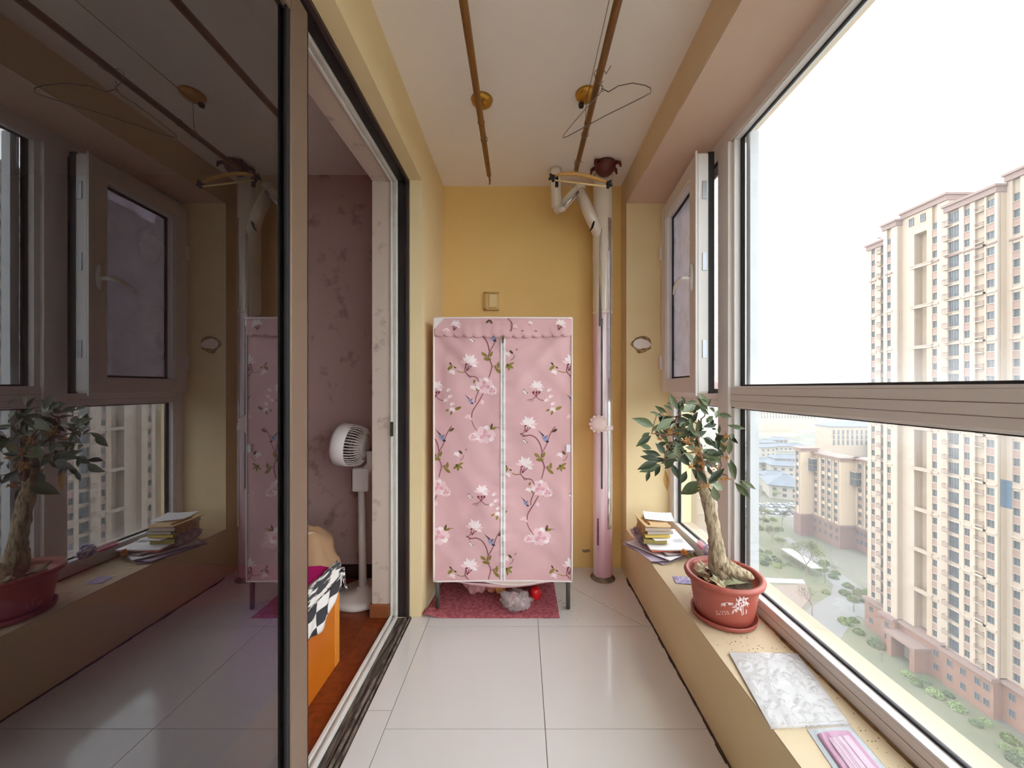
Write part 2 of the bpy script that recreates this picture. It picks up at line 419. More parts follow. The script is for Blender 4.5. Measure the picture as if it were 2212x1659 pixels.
# outside cream ledge
LEDGE = mat('outer_ledge', '#a8967e', 0.8, '#9e8b72', 4, 0.4, 0.7)
bx(1.066, 1.16, YN, 2.7, 0.10, 0.375).build('outer_ledge', LEDGE, win)
bx(1.15, 1.19, YP, Yb+0.12, 0.0, 2.8).build('outer_reveal', LEDGE, win)
# casement bay frame interior + insect screen
m = MB().box(D0+0.02, D1+0.01, 1.855, 1.90, 1.262, zt1).box(D0+0.02, D1+0.01, 1.855, 2.455, 1.262, 1.285).box(D0+0.02, D1+0.01, 1.855, 2.455, zt1-0.025, zt1)
m.build('casement_rebate', BLKF, win)
bx(D1-0.004, D1, 1.90, 2.455, 1.285, zt1-0.025).build('insect_screen', SCREENM, win)
w2 = thing('added_end_window', (0.2, YN, ZS), 'unseen end window added behind the viewer for more daylight', None, kind='structure')  # unseen glazed end, added to bring daylight onto the wardrobe and end wall
MB().box(XL, 1.15, YN-0.09, YN-0.03, ZS+0.03, ZS+0.09).box(XL, 1.15, YN-0.09, YN-0.03, ZB-0.06, ZB).box(XL, XL+0.06, YN-0.09, YN-0.03, ZS+0.09, ZB-0.06).box(1.09, 1.15, YN-0.09, YN-0.03, ZS+0.09, ZB-0.06).box(XL+0.06, 1.09, YN-0.09, YN-0.03, 1.20, 1.29).build('frame', TAUPE, w2)
bx(XL+0.06, 1.09, YN-0.065, YN-0.06, ZS+0.09, 1.20).build('pane', WINGL, w2); bx(XL+0.06, 1.09, YN-0.065, YN-0.06, 1.29, ZB-0.06).build('pane', WINGL, w2)
# blue film patch on lower pane
p0 = at(2165, 1033, 0.0)
def on_glass(x, y, X=GX): 
    d = X*FPX/(x-1128); return at(x, y, d)
a = on_glass(2164, 1035); b = on_glass(2188, 1100)
bx(GX-0.003, GX-0.0015, min(a[1], b[1]), max(a[1], b[1]), b[2], a[2]).build('film_patch', BLUEF, label='small translucent blue film patch stuck on the lower window pane', category='sticker')

# open casement sash: hinged at the far side, swung inward
hinge = Vector((XW-0.005, 2.445, 0)); SW = 0.595; ang = math.radians(5.0)
sash = thing('casement_sash', (hinge.x, hinge.y, 1.262), 'white-taupe casement sash standing ajar into the balcony', 'window')
sash.rotation_euler = (0, 0, ang-0)      # local -Y runs along the sash away from the hinge, turned to -X
sash.rotation_euler = (0, 0, -ang)
SH = 1.215; st = 0.085; T = 0.066
# local coordinates: x across thickness (-T..0), y from 0 to -SW, z 0..SH
def sb(name, mt, *a, **k): return bx(*a).build(name, mt, sash, local=True, **k)
sb('stile', TAUPE, -T, 0, -st, 0, 0, SH, bevel=0.003); sb('stile', TAUPE, -T, 0, -SW, -SW+st, 0, SH, bevel=0.003)
sb('rail', TAUPE, -T, 0, -SW+st, -st, 0, st, bevel=0.003); sb('rail', TAUPE, -T, 0, -SW+st, -st, SH-st, SH, bevel=0.003)
sb('pane', FROST, -0.024, -0.019, -SW+st, -st, st, SH-st)
m = MB().box(-T+0.004, -0.024, -st-0.02, -st, st, SH-st).box(-T+0.004, -0.024, -SW+st, -st, SH-st-0.016, SH-st)
m.build('glazing_bead', BEAD, sash, local=True)
m = MB().box(-0.03, -0.022, -st-0.036, -st-0.02, st, SH-st).box(-0.03, -0.022, -SW+st, -st, st, st+0.012).box(-0.03, -0.022, -SW+st, -st, SH-st-0.03, SH-st-0.016)
m.build('gasket', BLACK, sash, local=True)
# lip and lock strip on the free edge
sb('lip', BEAD, -T-0.004, -T+0.004, -SW-0.012, -SW+0.004, -0.012, SH+0.006)
sb('edge_channel', BEAD, -T+0.012, -0.004, -SW-0.006, -SW, 0.01, SH-0.01)
GREYM = mat('grey_metal', '#a7abb0', 0.35, metal=0.7)
for z in (0.18, 0.62, 0.98): sb('lock_keep', GREYM, -0.035, -0.015, -SW-0.011, -SW-0.005, z, z+0.09)
sb('rubber_seal', BLACK, -0.006, 0.022, -SW-0.008, -SW+0.006, 0.0, SH)
# handle: oval plate and curved lever
hz = 0.60
m = MB()
m.lathe([(0.0, 0), (0.9, 0.0), (1.0, 0.3), (0.85, 0.8), (0.0, 1.0)], n=20, axis='x')
m.v = [(-T-0.014*p[0], -SW+0.042+0.02*p[1], hz+0.075*p[2]) for p in m.v]
plate = m.build('handle_plate', BEAD, sash, smooth=True, local=True)
m = MB().tube([(-T-0.01, -SW+0.042, hz-0.004), (-T-0.05, -SW+0.045, hz-0.002), (-T-0.056, -SW+0.08, hz-0.006), (-T-0.054, -SW+0.14, hz-0.02), (-T-0.048, -SW+0.18, hz-0.05)], [0.011, 0.011, 0.012, 0.011, 0.008], 10)
m.build('handle_lever', BEAD, plate, smooth=True, local=True)
for z in (0.15, 0.88): sb('hinge', TAUPE, -T-0.014, -T+0.004, -0.012, 0.006, z, z+0.09, bevel=0.003)

# ------------------------------------------------------------------ sliding door and its frame
fr = thing('trim_3', (-0.68, 1.0, 0), 'dark and white frame lining the sliding door opening', None, kind='structure')
# far jamb strips (facing the viewer) and head strips
def strip(name, mt, x0, x1, t):
    MB().box(x0, x1, YJ-t, YJ, 0.0, ZD-0.001).build(name, mt, fr, bevel=0.002)
    MB().box(x0, x1, YN, YJ, ZD-t, ZD).build(name, mt, fr, bevel=0.002)
strip('dark_frame_lip', mat('dark_brown_lip', '#3a2c28', 0.5), -0.652, -0.634, 0.016)
strip('dark_frame_channel', BLKF, -0.700, -0.652, 0.004)
strip('white_profile', WPROF, -0.712, -0.700, 0.014)
strip('white_profile', WPROF, -0.724, -0.714, 0.008)
strip('white_profile', WPROF, -0.738, -0.726, 0.016)
strip('brown_slot', mat('slot_brown', '#8d7f70', 0.7), -0.742, -0.698, 0.003)
bx(-0.665, -0.645, YJ-0.022, YJ-0.004, 1.10+1.29-0.31, 2.28).build('latch_strip', BLKF, fr)
bx(-0.735, -0.722, YJ-0.026, YJ-0.012, 1.02, 1.10).build('latch_keep', mat('latch_dark', '#3a332c', 0.5), fr)
# threshold
bx(-0.70, -0.62, YN, YJ, -0.03, -0.006).build('track_channel', mat('dirty_track', '#6d5f52', 0.7, '#2e2622', 16, 0.4, 0.6, stretch=(6, 0.6, 1)), fr)
for x0, x1, zt in ((-0.655, -0.648, 0.006), (-0.634, -0.628, 0.002)): bx(x0, x1, YN, YJ, -0.03, zt).build('track_rib', mat('dirty_rib', '#8b7f74', 0.6, '#4b4038', 20, 0.45, 0.6), fr)
for x0, x1, zt in ((-0.712, -0.700, 0.016), (-0.724, -0.714, 0.004), (-0.740, -0.726, 0.018)): bx(x0, x1, YN, YJ, -0.03, zt).build('white_track', WPROF, fr, bevel=0.002)
# wallpaper lining of the reveal, with its own small plinth
rv = MB().box(-0.845, -0.742, YJ-0.003, YJ, 0.0, ZD).box(-0.845, -0.742, YN, YJ, ZD-0.003, ZD)
rv = rv.build('trim_4', PAPERW, kind='structure', label='pale wallpapered reveal inside the door opening')
bx(-0.856, -0.744, YJ-0.016, YJ+0.05, 0.0, 0.075).build('plinth_block', mat('plinth_wood', '#8d5230', 0.45), rv, bevel=0.004)

door = thing('door_1', (-0.655, 0.2, 0.0), 'dark tinted glass sliding door panel with brown stile', None, kind='structure')
DX0, DX1 = -0.676, -0.638
bx(DX0, DX1, 1.014, 1.092, 0.008, 2.405).build('stile', BRNF, door, bevel=0.003)
bx(DX0+0.002, DX1-0.002, 1.092, 1.098, 0.008, 2.405).build('edge_strip', BLACK, door)
bx(DX0, DX1, -1.2, 1.014, 2.335, 2.405).build('rail', BRNF, door, bevel=0.003)
bx(DX0, DX1, -1.2, 1.014, 0.008, 0.10).build('rail', BRNF, door, bevel=0.003)
bx(DX0, DX1, -1.278, -1.2, 0.008, 2.405).build('stile', BRNF, door, bevel=0.003)
bx(DX1-0.010, DX1-0.004, 1.0, 1.014, 0.1, 2.335).build('gasket', BLACK, door)
bx(-0.660, -0.654, -1.2, 1.014, 0.1, 2.335).build('pane', DOORGL, door)

# ------------------------------------------------------------------ bedroom beyond the door
BX0 = -3.6; YW = 2.50; YBN = -1.5
bf = bx(BX0, -0.742, YBN, YW, -0.05, -0.006).build('floor_bedroom', mat('wood_gap', '#3a1808', 0.6), kind='structure', label='red-brown wooden bedroom floor')
pm = MB().box(0, 1, 0, 1, 0, 1).mesh('floor_plank', WOODF)
x = -0.744; k = 0
while x > -2.0:
    y = YBN+0.0 + (k % 3)*0.3 - 0.6
    while y < YW:
        a_, b_ = max(y, YBN), min(y+0.9, YW)
        if b_-a_ > 0.02: inst('floor_plank', pm, bf, (x-0.12, a_, -0.006), scale=(0.1185, b_-a_-0.0015, 0.006))
        y += 0.9
    x -= 0.12; k += 1
bx(BX0, x, YBN, YW, -0.006, 0).build('floor_plank', WOODF, bf, kind='stuff')
bx(BX0, -0.845, YW, YW+0.1, -0.05, Zc).build('wall_bedroom_far', WALLP, kind='structure', label='dusky pink wallpapered bedroom wall')
bx(BX0-0.1, BX0, YBN, YW, -0.05, Zc).build('wall_bedroom_left', WALLP, kind='structure', label='far pink wallpapered side wall of the bedroom')
bx(BX0, -0.845, YBN-0.1, YBN, -0.05, Zc).build('wall_bedroom_near', WALLP, kind='structure', label='near pink wallpapered wall of the bedroom')
bx(BX0, -0.845, YBN, YW, Zc, Zc+0.1).build('ceiling_bedroom', CEIL, kind='structure', label='bedroom ceiling')
bx(BX0, -0.845, YW-0.015, YW, 0.0, 0.09).build('baseboard_bedroom', mat('dark_baseboard', '#3d2a22', 0.5), kind='structure', label='dark baseboard of the bedroom wall')

bx(-0.845, -0.74, YN, YBN, -0.05, Zc).build('wall_left_near', YEL, kind='structure', label='yellow wall of the balcony behind the viewer')
# ------------------------------------------------------------------ haze (thin, lies outside over the town)
hz_ = bpy.data.materials.new('haze'); hz_.use_nodes = True
nt = hz_.node_tree; nt.nodes.remove(nt.nodes['Principled BSDF'])
vsn = nt.nodes.new('ShaderNodeVolumeScatter'); vsn.inputs['Color'].default_value = (1, 1, 1, 1); vsn.inputs['Density'].default_value = 0.00036
nt.links.new(vsn.outputs[0], nt.nodes['Material Output'].inputs['Volume'])
hz_obj = bx(6, 3500, -700, 3500, -58, 120).build('haze', hz_, kind='structure', label='thin white spring haze over the town')
# ------------------------------------------------------------------ fabric wardrobe
WY = 2.13; WX0, WX1 = -0.512, 0.288; WZ0, WZ1 = 0.17, 1.695; WYB = 2.56
PS = WY/FPX                                            # metres per photo pixel on the wardrobe front
def wu(px): return (px-1128)*PS
def wv(py): return CAMZ-(py-838)*PS
ward = thing('fabric_wardrobe', ((WX0+WX1)/2, 2.34, 0), 'pink zip-up fabric wardrobe printed with magnolias and birds', 'wardrobe')
ZX = wu(1087)
def wdisp(x, z):
    e = min(1.0, (x-WX0)/0.06, (WX1-x)/0.06); e = max(e, 0); t = (z-WZ0)/(WZ1-WZ0); e *= max(0, min(1, t/0.05, (1-t)/0.05))
    d = 0.010*math.sin((x-WX0)/(WX1-WX0)*PI)
    d += e*(0.016*mnoise.noise(Vector((x*4, z*2.2, 1.0)))+0.009*mnoise.noise(Vector((x*9+z*4, z*7, 4.0))))
    g = math.exp(-abs(x-ZX)/0.035)
    d += e*g*0.0035*math.sin(z*95)
    d += e*0.010*math.exp(-((x-ZX+0.25+(z-1.5)*0.9)/0.05)**2)*max(0, min(1, (z-1.1)*3))
    d += e*0.010*math.exp(-((x-ZX-0.25-(z-1.5)*0.9)/0.05)**2)*max(0, min(1, (z-1.1)*3))
    d -= e*0.008*math.exp(-((x-ZX+0.2-(z-0.55)*0.7)/0.06)**2)*max(0, min(1, (0.9-z)*3))
    return d
def wx_edge(z, side):                                  # slight bulge of the outline towards the bottom
    return 0.0
def wfront(x, z, off=0.0): return (x, WY-wdisp(x, z)-off, z)
m = MB(); m.grid(lambda u, v: wfront(WX0+(WX1-WX0)*u, WZ0+(WZ1-WZ0)*v), 90, 150)
front = m.build('front_panel', PINK, ward, smooth=True)
for x in (WX0, WX1):
    m = MB(); m.grid(lambda u, v: (x+(0.006*mnoise.noise(Vector((u*3, v*5, x)))*math.sin(u*PI)), WY+(WYB-WY)*u, WZ0+(WZ1-WZ0)*v), 14, 40)
    m.build('side_panel', PINK, ward, smooth=True, solid=0.002)
bx(WX0, WX1, WY, WYB, WZ1-0.003, WZ1).build('top_panel', PINK, ward)
bx(WX0, WX1, WYB-0.003, WYB, WZ0, WZ1).build('back_panel', PINK, ward)
# white piping round the front
m = MB()
def wl_(pts): return [wfront(x, z, 0.003) for x, z in pts]
N = 30
m.tube(wl_([(WX0+(WX1-WX0)*i/N, WZ1) for i in range(N+1)]), 0.0055, 6)
m.tube(wl_([(WX0, WZ0+(WZ1-WZ0)*i/N) for i in range(N+1)]), 0.0055, 6)
m.tube(wl_([(WX1, WZ0+(WZ1-WZ0)*i/N) for i in range(N+1)]), 0.0050, 6)
m.tube(wl_([(WX0+(WX1-WX0)*i/N, WZ0+0.010*math.sin(PI*i/N)-0.002) for i in range(N+1)]), 0.0050, 6)
m.build('piping', PIPING, ward, smooth=True)
# bottom panel sagging below the hem, with its own white edge and a gap showing the lining
def sag(u): return 0.058*math.sin(PI*min(max(u, 0), 1))**1.3
m = MB(); m.grid(lambda u, v: (WX0+(WX1-WX0)*u, WY+0.012-0.016*math.sin(PI*u)+0.06*v*v, WZ0+0.004-sag(u)*(0.35+0.65*(1-(1-v)**2)) ), 40, 6)
m.build('bottom_panel', PINK, ward, smooth=True, solid=0.002)
u0, u1 = 0.36, 0.80
m = MB(); top = [(WX0+(WX1-WX0)*(u0+(u1-u0)*i/20), WY-0.006, WZ0+0.004) for i in range(21)]
bot = [(WX0+(WX1-WX0)*(u0+(u1-u0)*i/20), WY-0.008, WZ0+0.004-0.022*math.sin(PI*i/20)) for i in range(21)]
m.add(top+bot, [(i, i+1, 22+i, 21+i) for i in range(20)])
m.build('lining', PINKL, ward, solid=0.001)
m = MB(); m.tube([(p[0], p[1]-0.003, p[2]) for p in bot], 0.003, 5); m.build('hem_piping', PIPING, ward, smooth=True)
# zip: two tapes, chain, slider
m = MB()
for sgn in (-1, 1):
    m.grid(lambda u, v: wfront(ZX+sgn*(0.003+0.011*u), WZ0+0.01+(1.585-WZ0)*v, 0.0045), 1, 80)
zipt = m.build('zip_tape', mat('zip_white', '#eeeae8', 0.6), ward, solid=0.0012)
m = MB(); m.grid(lambda u, v: wfront(ZX-0.0035+0.007*u, WZ0+0.01+(1.585-WZ0)*v, 0.0060), 1, 80)
m.build('zip_chain', mat('zip_grey', '#b9b9bd', 0.4, metal=0.3), zipt, solid=0.0015)
m = MB(); p = wfront(ZX, wv(731), 0.012); m.box(p[0]-0.007, p[0]+0.007, p[1]-0.006, p[1]+0.004, p[2]-0.010, p[2]+0.012); m.tube([(p[0], p[1]-0.006, p[2]), (p[0], p[1]-0.010, p[2]-0.03)], 0.005, 6)
m.build('zip_slider', mat('bronze_slider', '#7a6a52', 0.4, metal=0.6), zipt)
# valance with a scalloped lower edge
m = MB()
VZ = wv(728); nsc = 14
def vlow(u):
    f = u*nsc; return VZ-0.012*math.sqrt(max(0, 1-(2*(f-math.floor(f))-1)**2))+0.014-0.010*math.sin(PI*u)
def vall(u, v):
    x = WX0+0.004+(WX1-WX0-0.008)*u; z0 = vlow(u); z = WZ1-0.004+(z0-WZ1+0.004)*v
    q = wfront(x, z, 0.005+0.005*v+0.0012*math.sin(u*nsc*2*PI)*v); return q
m.grid(vall, 112, 6)
val = m.build('valance', PINK, ward, smooth=True, solid=0.0012)
# corner label, care tag
m = MB(); m.add([wfront(WX0+0.003, WZ1-0.003, 0.014), wfront(WX0+0.062, WZ1-0.003, 0.014), wfront(WX0+0.058, WZ1-0.012, 0.015), wfront(WX0+0.012, WZ1-0.062, 0.015), wfront(WX0+0.003, WZ1-0.066, 0.014)], [(0, 1, 2, 3, 4)])
m.build('corner_patch', PIPING, ward, solid=0.001)
m = MB(); p = wfront(wu(1227), wv(967), 0.010); m.box(p[0]-0.011, p[0]+0.012, p[1]-0.002, p[1], p[2]-0.024, p[2]+0.02); m.build('care_tag', WHT, ward)
for (x, y) in ((WX0+0.018, WY+0.014), (WX1-0.02, WY+0.014), (WX0+0.018, WYB-0.02), (WX1-0.02, WYB-0.02)):
    MB().tube([(x, y, 0.0035), (x, y, WZ0+0.05)], 0.0125, 12).build('leg', LEGM, ward, smooth=True)
# printed pattern (flat print, hairline thick)
P_W = mat('print_white', '#f2e4e4', 0.8); P_P = mat('print_palepink', '#ecc9cd', 0.8); P_R = mat('print_rose', '#dfa3ae', 0.8)
P_B = mat('print_branch', '#8d5560', 0.8); P_L = mat('print_olive', '#8c7c34', 0.8); P_D = mat('print_darkolive', '#5d4c22', 0.8)
P_K = mat('print_maroon', '#7c2440', 0.8); P_BL = mat('print_birdblue', '#8c93b8', 0.8); P_BD = mat('print_birddark', '#2e2740', 0.8)
PM = [P_W, P_P, P_R, P_B, P_L, P_D, P_K, P_BL, P_BD]
shapes = []                                            # (polygon px list, material index, layer)
def ell(cx, cy, rx, ry, a=0.0, n=12, pt=0.0):
    o = []
    for i in range(n):
        t = 2*PI*i/n; x = rx*math.cos(t); y = ry*math.sin(t)*(1-pt*max(0, math.cos(t))**2 if pt else 1)
        o.append((cx+x*math.cos(a)-y*math.sin(a), cy+x*math.sin(a)+y*math.cos(a)))
    return o
def petal(cx, cy, L, W, a, mi, ly): shapes.append((ell(cx+math.cos(a)*L/2, cy+math.sin(a)*L/2, L/2, W/2, a, 10, 0.5), mi, ly))
def stroke(pts, w, mi, ly):
    q = []
    P = []
    for i in range(len(pts)-1):                        # Catmull-Rom resample
        p0 = Vector(pts[max(i-1, 0)]); p1 = Vector(pts[i]); p2 = Vector(pts[i+1]); p3 = Vector(pts[min(i+2, len(pts)-1)])
        for k in range(4):
            t = k/4
            P.append(0.5*((2*p1)+(-p0+p2)*t+(2*p0-5*p1+4*p2-p3)*t*t+(-p0+3*p1-3*p2+p3)*t**3))
    P.append(Vector(pts[-1]))
    for i in range(len(P)-1):
        d = (P[i+1]-P[i])
        if d.length < 1e-6: continue
        nrm = Vector((-d.y, d.x)).normalized()*w/2; e = d.normalized()*w*0.3
        shapes.append(([tuple(P[i]-e-nrm), tuple(P[i]-e+nrm), tuple(P[i+1]+e+nrm), tuple(P[i+1]+e-nrm)], mi, ly))
def leafp(x, y, L, a, mi=4): petal(x-math.cos(a)*L/2, y-math.sin(a)*L/2, L, L*0.45, a, mi, 2)
def magnolia(x, y, s, stem=True, wm=0):
    for k, a in enumerate((-170, -140, -110, -85, -60, -30, -5, 25)):
        petal(x, y+s*0.3, s*(0.95-0.12*(k % 2)), s*0.36, math.radians(a), (wm if k % 3 else 1), 1)
    for a in (-120, -95, -70, -45): petal(x, y+s*0.32, s*0.7, s*0.3, math.radians(a), wm, 2)
    if stem:
        for dx in (-0.35, -0.05, 0.25): stroke([(x-s*0.25, y+s*1.05), (x+dx*s, y+s*0.55)], 1.3, 6, 3)
        shapes.append((ell(x-s*0.3, y+s*0.42, s*0.13, s*0.08, -0.3, 8), 6, 3))
def peony(x, y, s):
    for k in range(9):
        a = 2*PI*k/9; shapes.append((ell(x+math.cos(a)*s*0.62, y+math.sin(a)*s*0.5, s*0.34, s*0.30, a, 10), (1, 0, 1)[k % 3], 1))
    for k in range(6):
        a = 2*PI*k/6+0.4; shapes.append((ell(x+math.cos(a)*s*0.34, y+math.sin(a)*s*0.28, s*0.24, s*0.2, a, 10), (2, 1)[k % 2], 2))
    shapes.append((ell(x, y, s*0.2, s*0.17, 0, 10), 2, 3)); shapes.append((ell(x+s*0.06, y-s*0.03, s*0.1, s*0.08, 0, 8), 1, 4))
def bird(x, y, s, mi=7, flip=1):
    shapes.append((ell(x, y, s*0.5, s*0.24, math.radians(50), 12), mi, 4))
    shapes.append(([(x-s*0.25*flip, y-s*0.30), (x-s*0.95*flip, y-s*1.15), (x-s*0.12*flip, y-s*0.42)], 8, 4))
    shapes.append((ell(x+s*0.28*flip, y+s*0.36, s*0.2, s*0.13, 0.1, 10), 8, 5))
    shapes.append(([(x+s*0.42*flip, y+s*0.36), (x+s*0.56*flip, y+s*0.52), (x+s*0.36*flip, y+s*0.44)], 8, 5))
    stroke([(x, y-s*0.1), (x+s*0.3*flip, y-s*0.4)], 1.2, 8, 5)
def butterfly(x, y, s):
    for dx, dy, r in ((-0.3, -0.1, 0.34), (0.15, 0.25, 0.36), (-0.05, -0.35, 0.26), (0.42, 0.02, 0.2)):
        shapes.append((ell(x+dx*s, y+dy*s, r*s, r*s*0.8, 0.5, 10), 6 if r < 0.22 else 8, 2)); shapes.append((ell(x+dx*s, y+dy*s, r*s*0.86, r*s*0.66, 0.5, 10), 0, 3))
    shapes.append(([(x-s*0.2, y-s*0.75), (x+s*0.1, y-s*0.5), (x-s*0.25, y-s*0.45)], 6, 4)); shapes.append(([(x+s*0.75, y+s*0.1), (x+s*0.5, y+s*0.35), (x+s*0.45, y-s*0.02)], 6, 4))
K = 1/4.366
def M1(x, y):
    def q(*p): return [(x+a*K, y+b*K) for a, b in p]
    magnolia(x-130*K, y-290*K, 21)
    stroke(q((-160, -225), (-178, -185), (-205, -178), (-160, -160), (-185, -150)), 1.5, 3, 2)
    stroke(q((-205, -178), (-160, -160), (-110, -165), (-60, -140), (-20, -80), (0, 0)), 2.3, 3, 2)
    stroke(q((0, 0), (45, -80), (60, -130), (85, -190), (120, -240)), 1.7, 3, 2)
    stroke(q((0, 0), (-10, 50), (15, 110), (20, 150), (-5, 240)), 2.0, 3, 2)
    stroke(q((20, 150), (50, 130), (80, 120)), 0.9, 3, 2)
    leafp(x+118*K, y-205*K, 13, 2.6, 5)
    bird(x+28*K, y-130*K, 17); butterfly(x-165*K, y-105*K, 8.5)
    for a, b, L, g in ((-48, 28, 15, 0.6), (14, 22, 14, -1.2), (-20, 68, 17, 0.1), (80, 125, 14, -1.5), (55, 148, 10, -1.9), (82, 180, 15, 0.7)): leafp(x+a*K, y+b*K, L, g)
    for a in (-0.4, 0.6, 1.5, 2.4): petal(x+178*K, y+125*K, 13, 5, a, 4, 2)
    shapes.append((ell(x+170*K, y+125*K, 3, 2.5, 0, 8), 5, 3))
    magnolia(x+165*K, y+20*K, 9, False); leafp(x+205*K, y+5*K, 11, 0.8, 5); leafp(x+255*K, y-20*K, 6, -0.9, 4)
    stroke(q((235, 30), (225, 60), (200, 80)), 1.2, 3, 2)
def M2(x, y):
    def q(*p): return [(x+a*K, y+b*K) for a, b in p]
    magnolia(x-140*K, y-240*K, 22)
    stroke(q((-175, -190), (-182, -135), (-140, -90), (-80, -80), (-50, -30)), 1.9, 3, 2)
    stroke(q((-180, -130), (-220, -125), (-260, -140)), 1.4, 4, 2); stroke(q((-180, -135), (-140, -75), (-120, -90)), 1.0, 3, 2)
    magnolia(x-305*K, y-130*K, 9, False); leafp(x-320*K, y-170*K, 15, -0.7, 4); leafp(x-318*K, y-205*K, 8, 0.9, 5); leafp(x-275*K, y-170*K, 7, 0.5, 5)
    peony(x, y, 21); peony(x+70*K, y+45*K, 13)
    leafp(x-95*K, y-40*K, 9, -1.3, 4); magnolia(x-110*K, y+15*K, 9, False); leafp(x-70*K, y+40*K, 8, 1.2, 4)
    stroke(q((-50, 40), (-80, 110), (-85, 160)), 1.9, 3, 2); stroke(q((-15, 80), (-60, 160), (-110, 240), (-120, 300)), 2.1, 3, 2)
    bird(x-130*K, y+145*K, 13); shapes.append((ell(x-20*K, y+155*K, 4, 5, 0, 10), 1, 2))
    magnolia(x-150*K, y+290*K, 10, False, 1)
    stroke(q((-120, 330), (-100, 380), (-60, 440)), 1.5, 3, 2)
    peony(x+5*K, y+460*K, 24); peony(x-105*K, y+480*K, 11)
    for a in (-1.3, -0.35): petal(x+58*K, y+412*K, 14, 5, a, 5 if a < -1 else 4, 3)
    stroke(q((90, 390), (140, 395)), 1.0, 3, 2)
def M3(x, y):
    def q(*p): return [(x+a*K, y+b*K) for a, b in p]
    magnolia(x, y-6, 18, False)
    for dx in (-30, 0, 25): stroke(q((-5, 80), (dx, 45)), 1.3, 6, 3); shapes.append((ell(x+dx*K, y+42*K, 2.2, 3, 0.2, 8), 6, 3))
    stroke(q((-85, 115), (-40, 105), (-5, 85), (30, 110), (65, 118)), 1.5, 3, 2); stroke(q((-60, 130), (-30, 115)), 1.0, 3, 2)
    butterfly(x-112*K, y+40*K, 9.5)
    for a, b in ((125, 15), (140, 75), (100, 110), (160, 145)): shapes.append((ell(x+a*K, y+b*K, 4.5, 3.5, 0.3, 9), 1, 1)); shapes.append((ell(x+(a-14)*K, y+(b+8)*K, 3, 3.5, 0.8, 9), 0, 2))
    magnolia(x+150*K, y+200*K, 9, False); leafp(x+105*K, y+210*K, 9, 2.7, 4); leafp(x+145*K, y+235*K, 10, 1.9, 4); leafp(x+210*K, y+190*K, 15, -0.4, 4)
for p in ((1058, 760), (949, 975), (1171, 977), (1055, 1199)): M1(*p)
for p in ((1047, 833), (1266, 833), (947, 1052), (1166, 1053), (1047, 1272), (1266, 1272)): M2(*p)
for p in ((1159, 838), (943, 838), (1041, 1062), (1259, 1062)): M3(*p)
def clip(poly, x0, x1, y0, y1):
    for (ax, lim, keep) in ((0, x0, 1), (0, x1, -1), (1, y0, 1), (1, y1, -1)):
        o = []
        for i in range(len(poly)):
            a, b = poly[i-1], poly[i]; ia = (a[ax]-lim)*keep >= 0; ib = (b[ax]-lim)*keep >= 0
            if ia != ib:
                t = (lim-a[ax])/(b[ax]-a[ax]); o.append((a[0]+(b[0]-a[0])*t, a[1]+(b[1]-a[1])*t))
            if ib: o.append(b)
        poly = o
        if len(poly) < 3: return []
    return poly
def emit(shapes, fn, rect, name, parent):
    m = MB()
    for poly, mi, ly in shapes:
        q = clip(poly, *rect)
        if len(q) >= 3: m.add([fn(wu(x), wv(y), ly) for x, y in q], [tuple(range(len(q)))], mi)
    return m.build(name, PM, parent, kind='stuff')
rl, rr_ = 1128+(WX0+0.006)/PS, 1128+(WX1-0.006)/PS
zl, zr = 1128+(ZX-0.015)/PS, 1128+(ZX+0.015)/PS
emit(shapes, lambda x, z, l: wfront(x, z, 0.0012+0.0004*l), (rl, zl, 722, 1250), 'printed_pattern', front)
emit(shapes, lambda x, z, l: wfront(x, z, 0.0012+0.0004*l), (zr, rr_, 722, 1250), 'printed_pattern', front)
shapes = []
magnolia(985, 700, 14); magnolia(1210, 698, 15); magnolia(1145, 698, 7, False)
for a in (0.9, 2.3): petal(1058, 692, 11, 4, a, 5, 3)
stroke([(1098, 690), (1106, 700), (1105, 714), (1098, 720)], 2.2, 3, 3); magnolia(1112, 706, 8, False, 1); stroke([(1020, 722), (1030, 718), (1042, 722)], 1.4, 3, 3)
leafp(1128, 717, 9, -0.7); leafp(1158, 716, 7, 0.2); leafp(1140, 721, 8, 0.0, 5); peony(965, 718, 10)
emit(shapes, lambda x, z, l: wfront(x, z, 0.0125+0.0005*l), (rl, rr_, 689, 717), 'printed_pattern', val)

# ------------------------------------------------------------------ mat and bundle under the wardrobe
def mfn(u, v):
    x = -0.545+u*0.755; y = 2.055+v*0.46
    x += 0.015*(1-v)*(-1 if u < 0.5 else 0)
    curl = 0.022*math.exp(-(((u)/0.10)**2+(v/0.18)**2)); return (x+0.02*(1-u)*v, y, 0.002+curl+0.0008*math.sin(u*40))
m = MB(); m.grid(mfn, 44, 20)
m.build('floor_mat', MATR, smooth=True, solid=0.003, label='red textured rubber mat under the fabric wardrobe', category='mat')
# bundled bag and thin carrier bag
def crumple(name, c, rr, mt, seed, parent=None, jit=0.55, hf=1.0, sm=False, **k):
    m = MB(); m.sphere(c, rr, 26, 16, jit=jit, seed=seed)
    vs2 = []
    for p in m.v:
        q = Vector(p); d = mnoise.noise(q*28+Vector((seed, 0, 0)))*0.012+mnoise.noise(q*60+Vector((seed, 4, 0)))*0.006*hf
        e = (q-Vector(c)).normalized(); q += e*d; q.z = max(q.z, c[2]-rr[2]*0.93); vs2.append(tuple(q))
    m.v = vs2
    return m.build(name, mt, parent, smooth=sm, **k)
bund = thing('cloth_bundle', (-0.16, 2.3, 0.004), 'pink and ochre cloth bundle lying on the red mat', 'bundle')
crumple('pink_bag', (-0.29, 2.31, 0.066), (0.075, 0.065, 0.060), mat('dusty_pink_bag', '#c48d90', 0.45, '#a8686e', 6, 0.4, 0.6), 1, bund, 0.35)
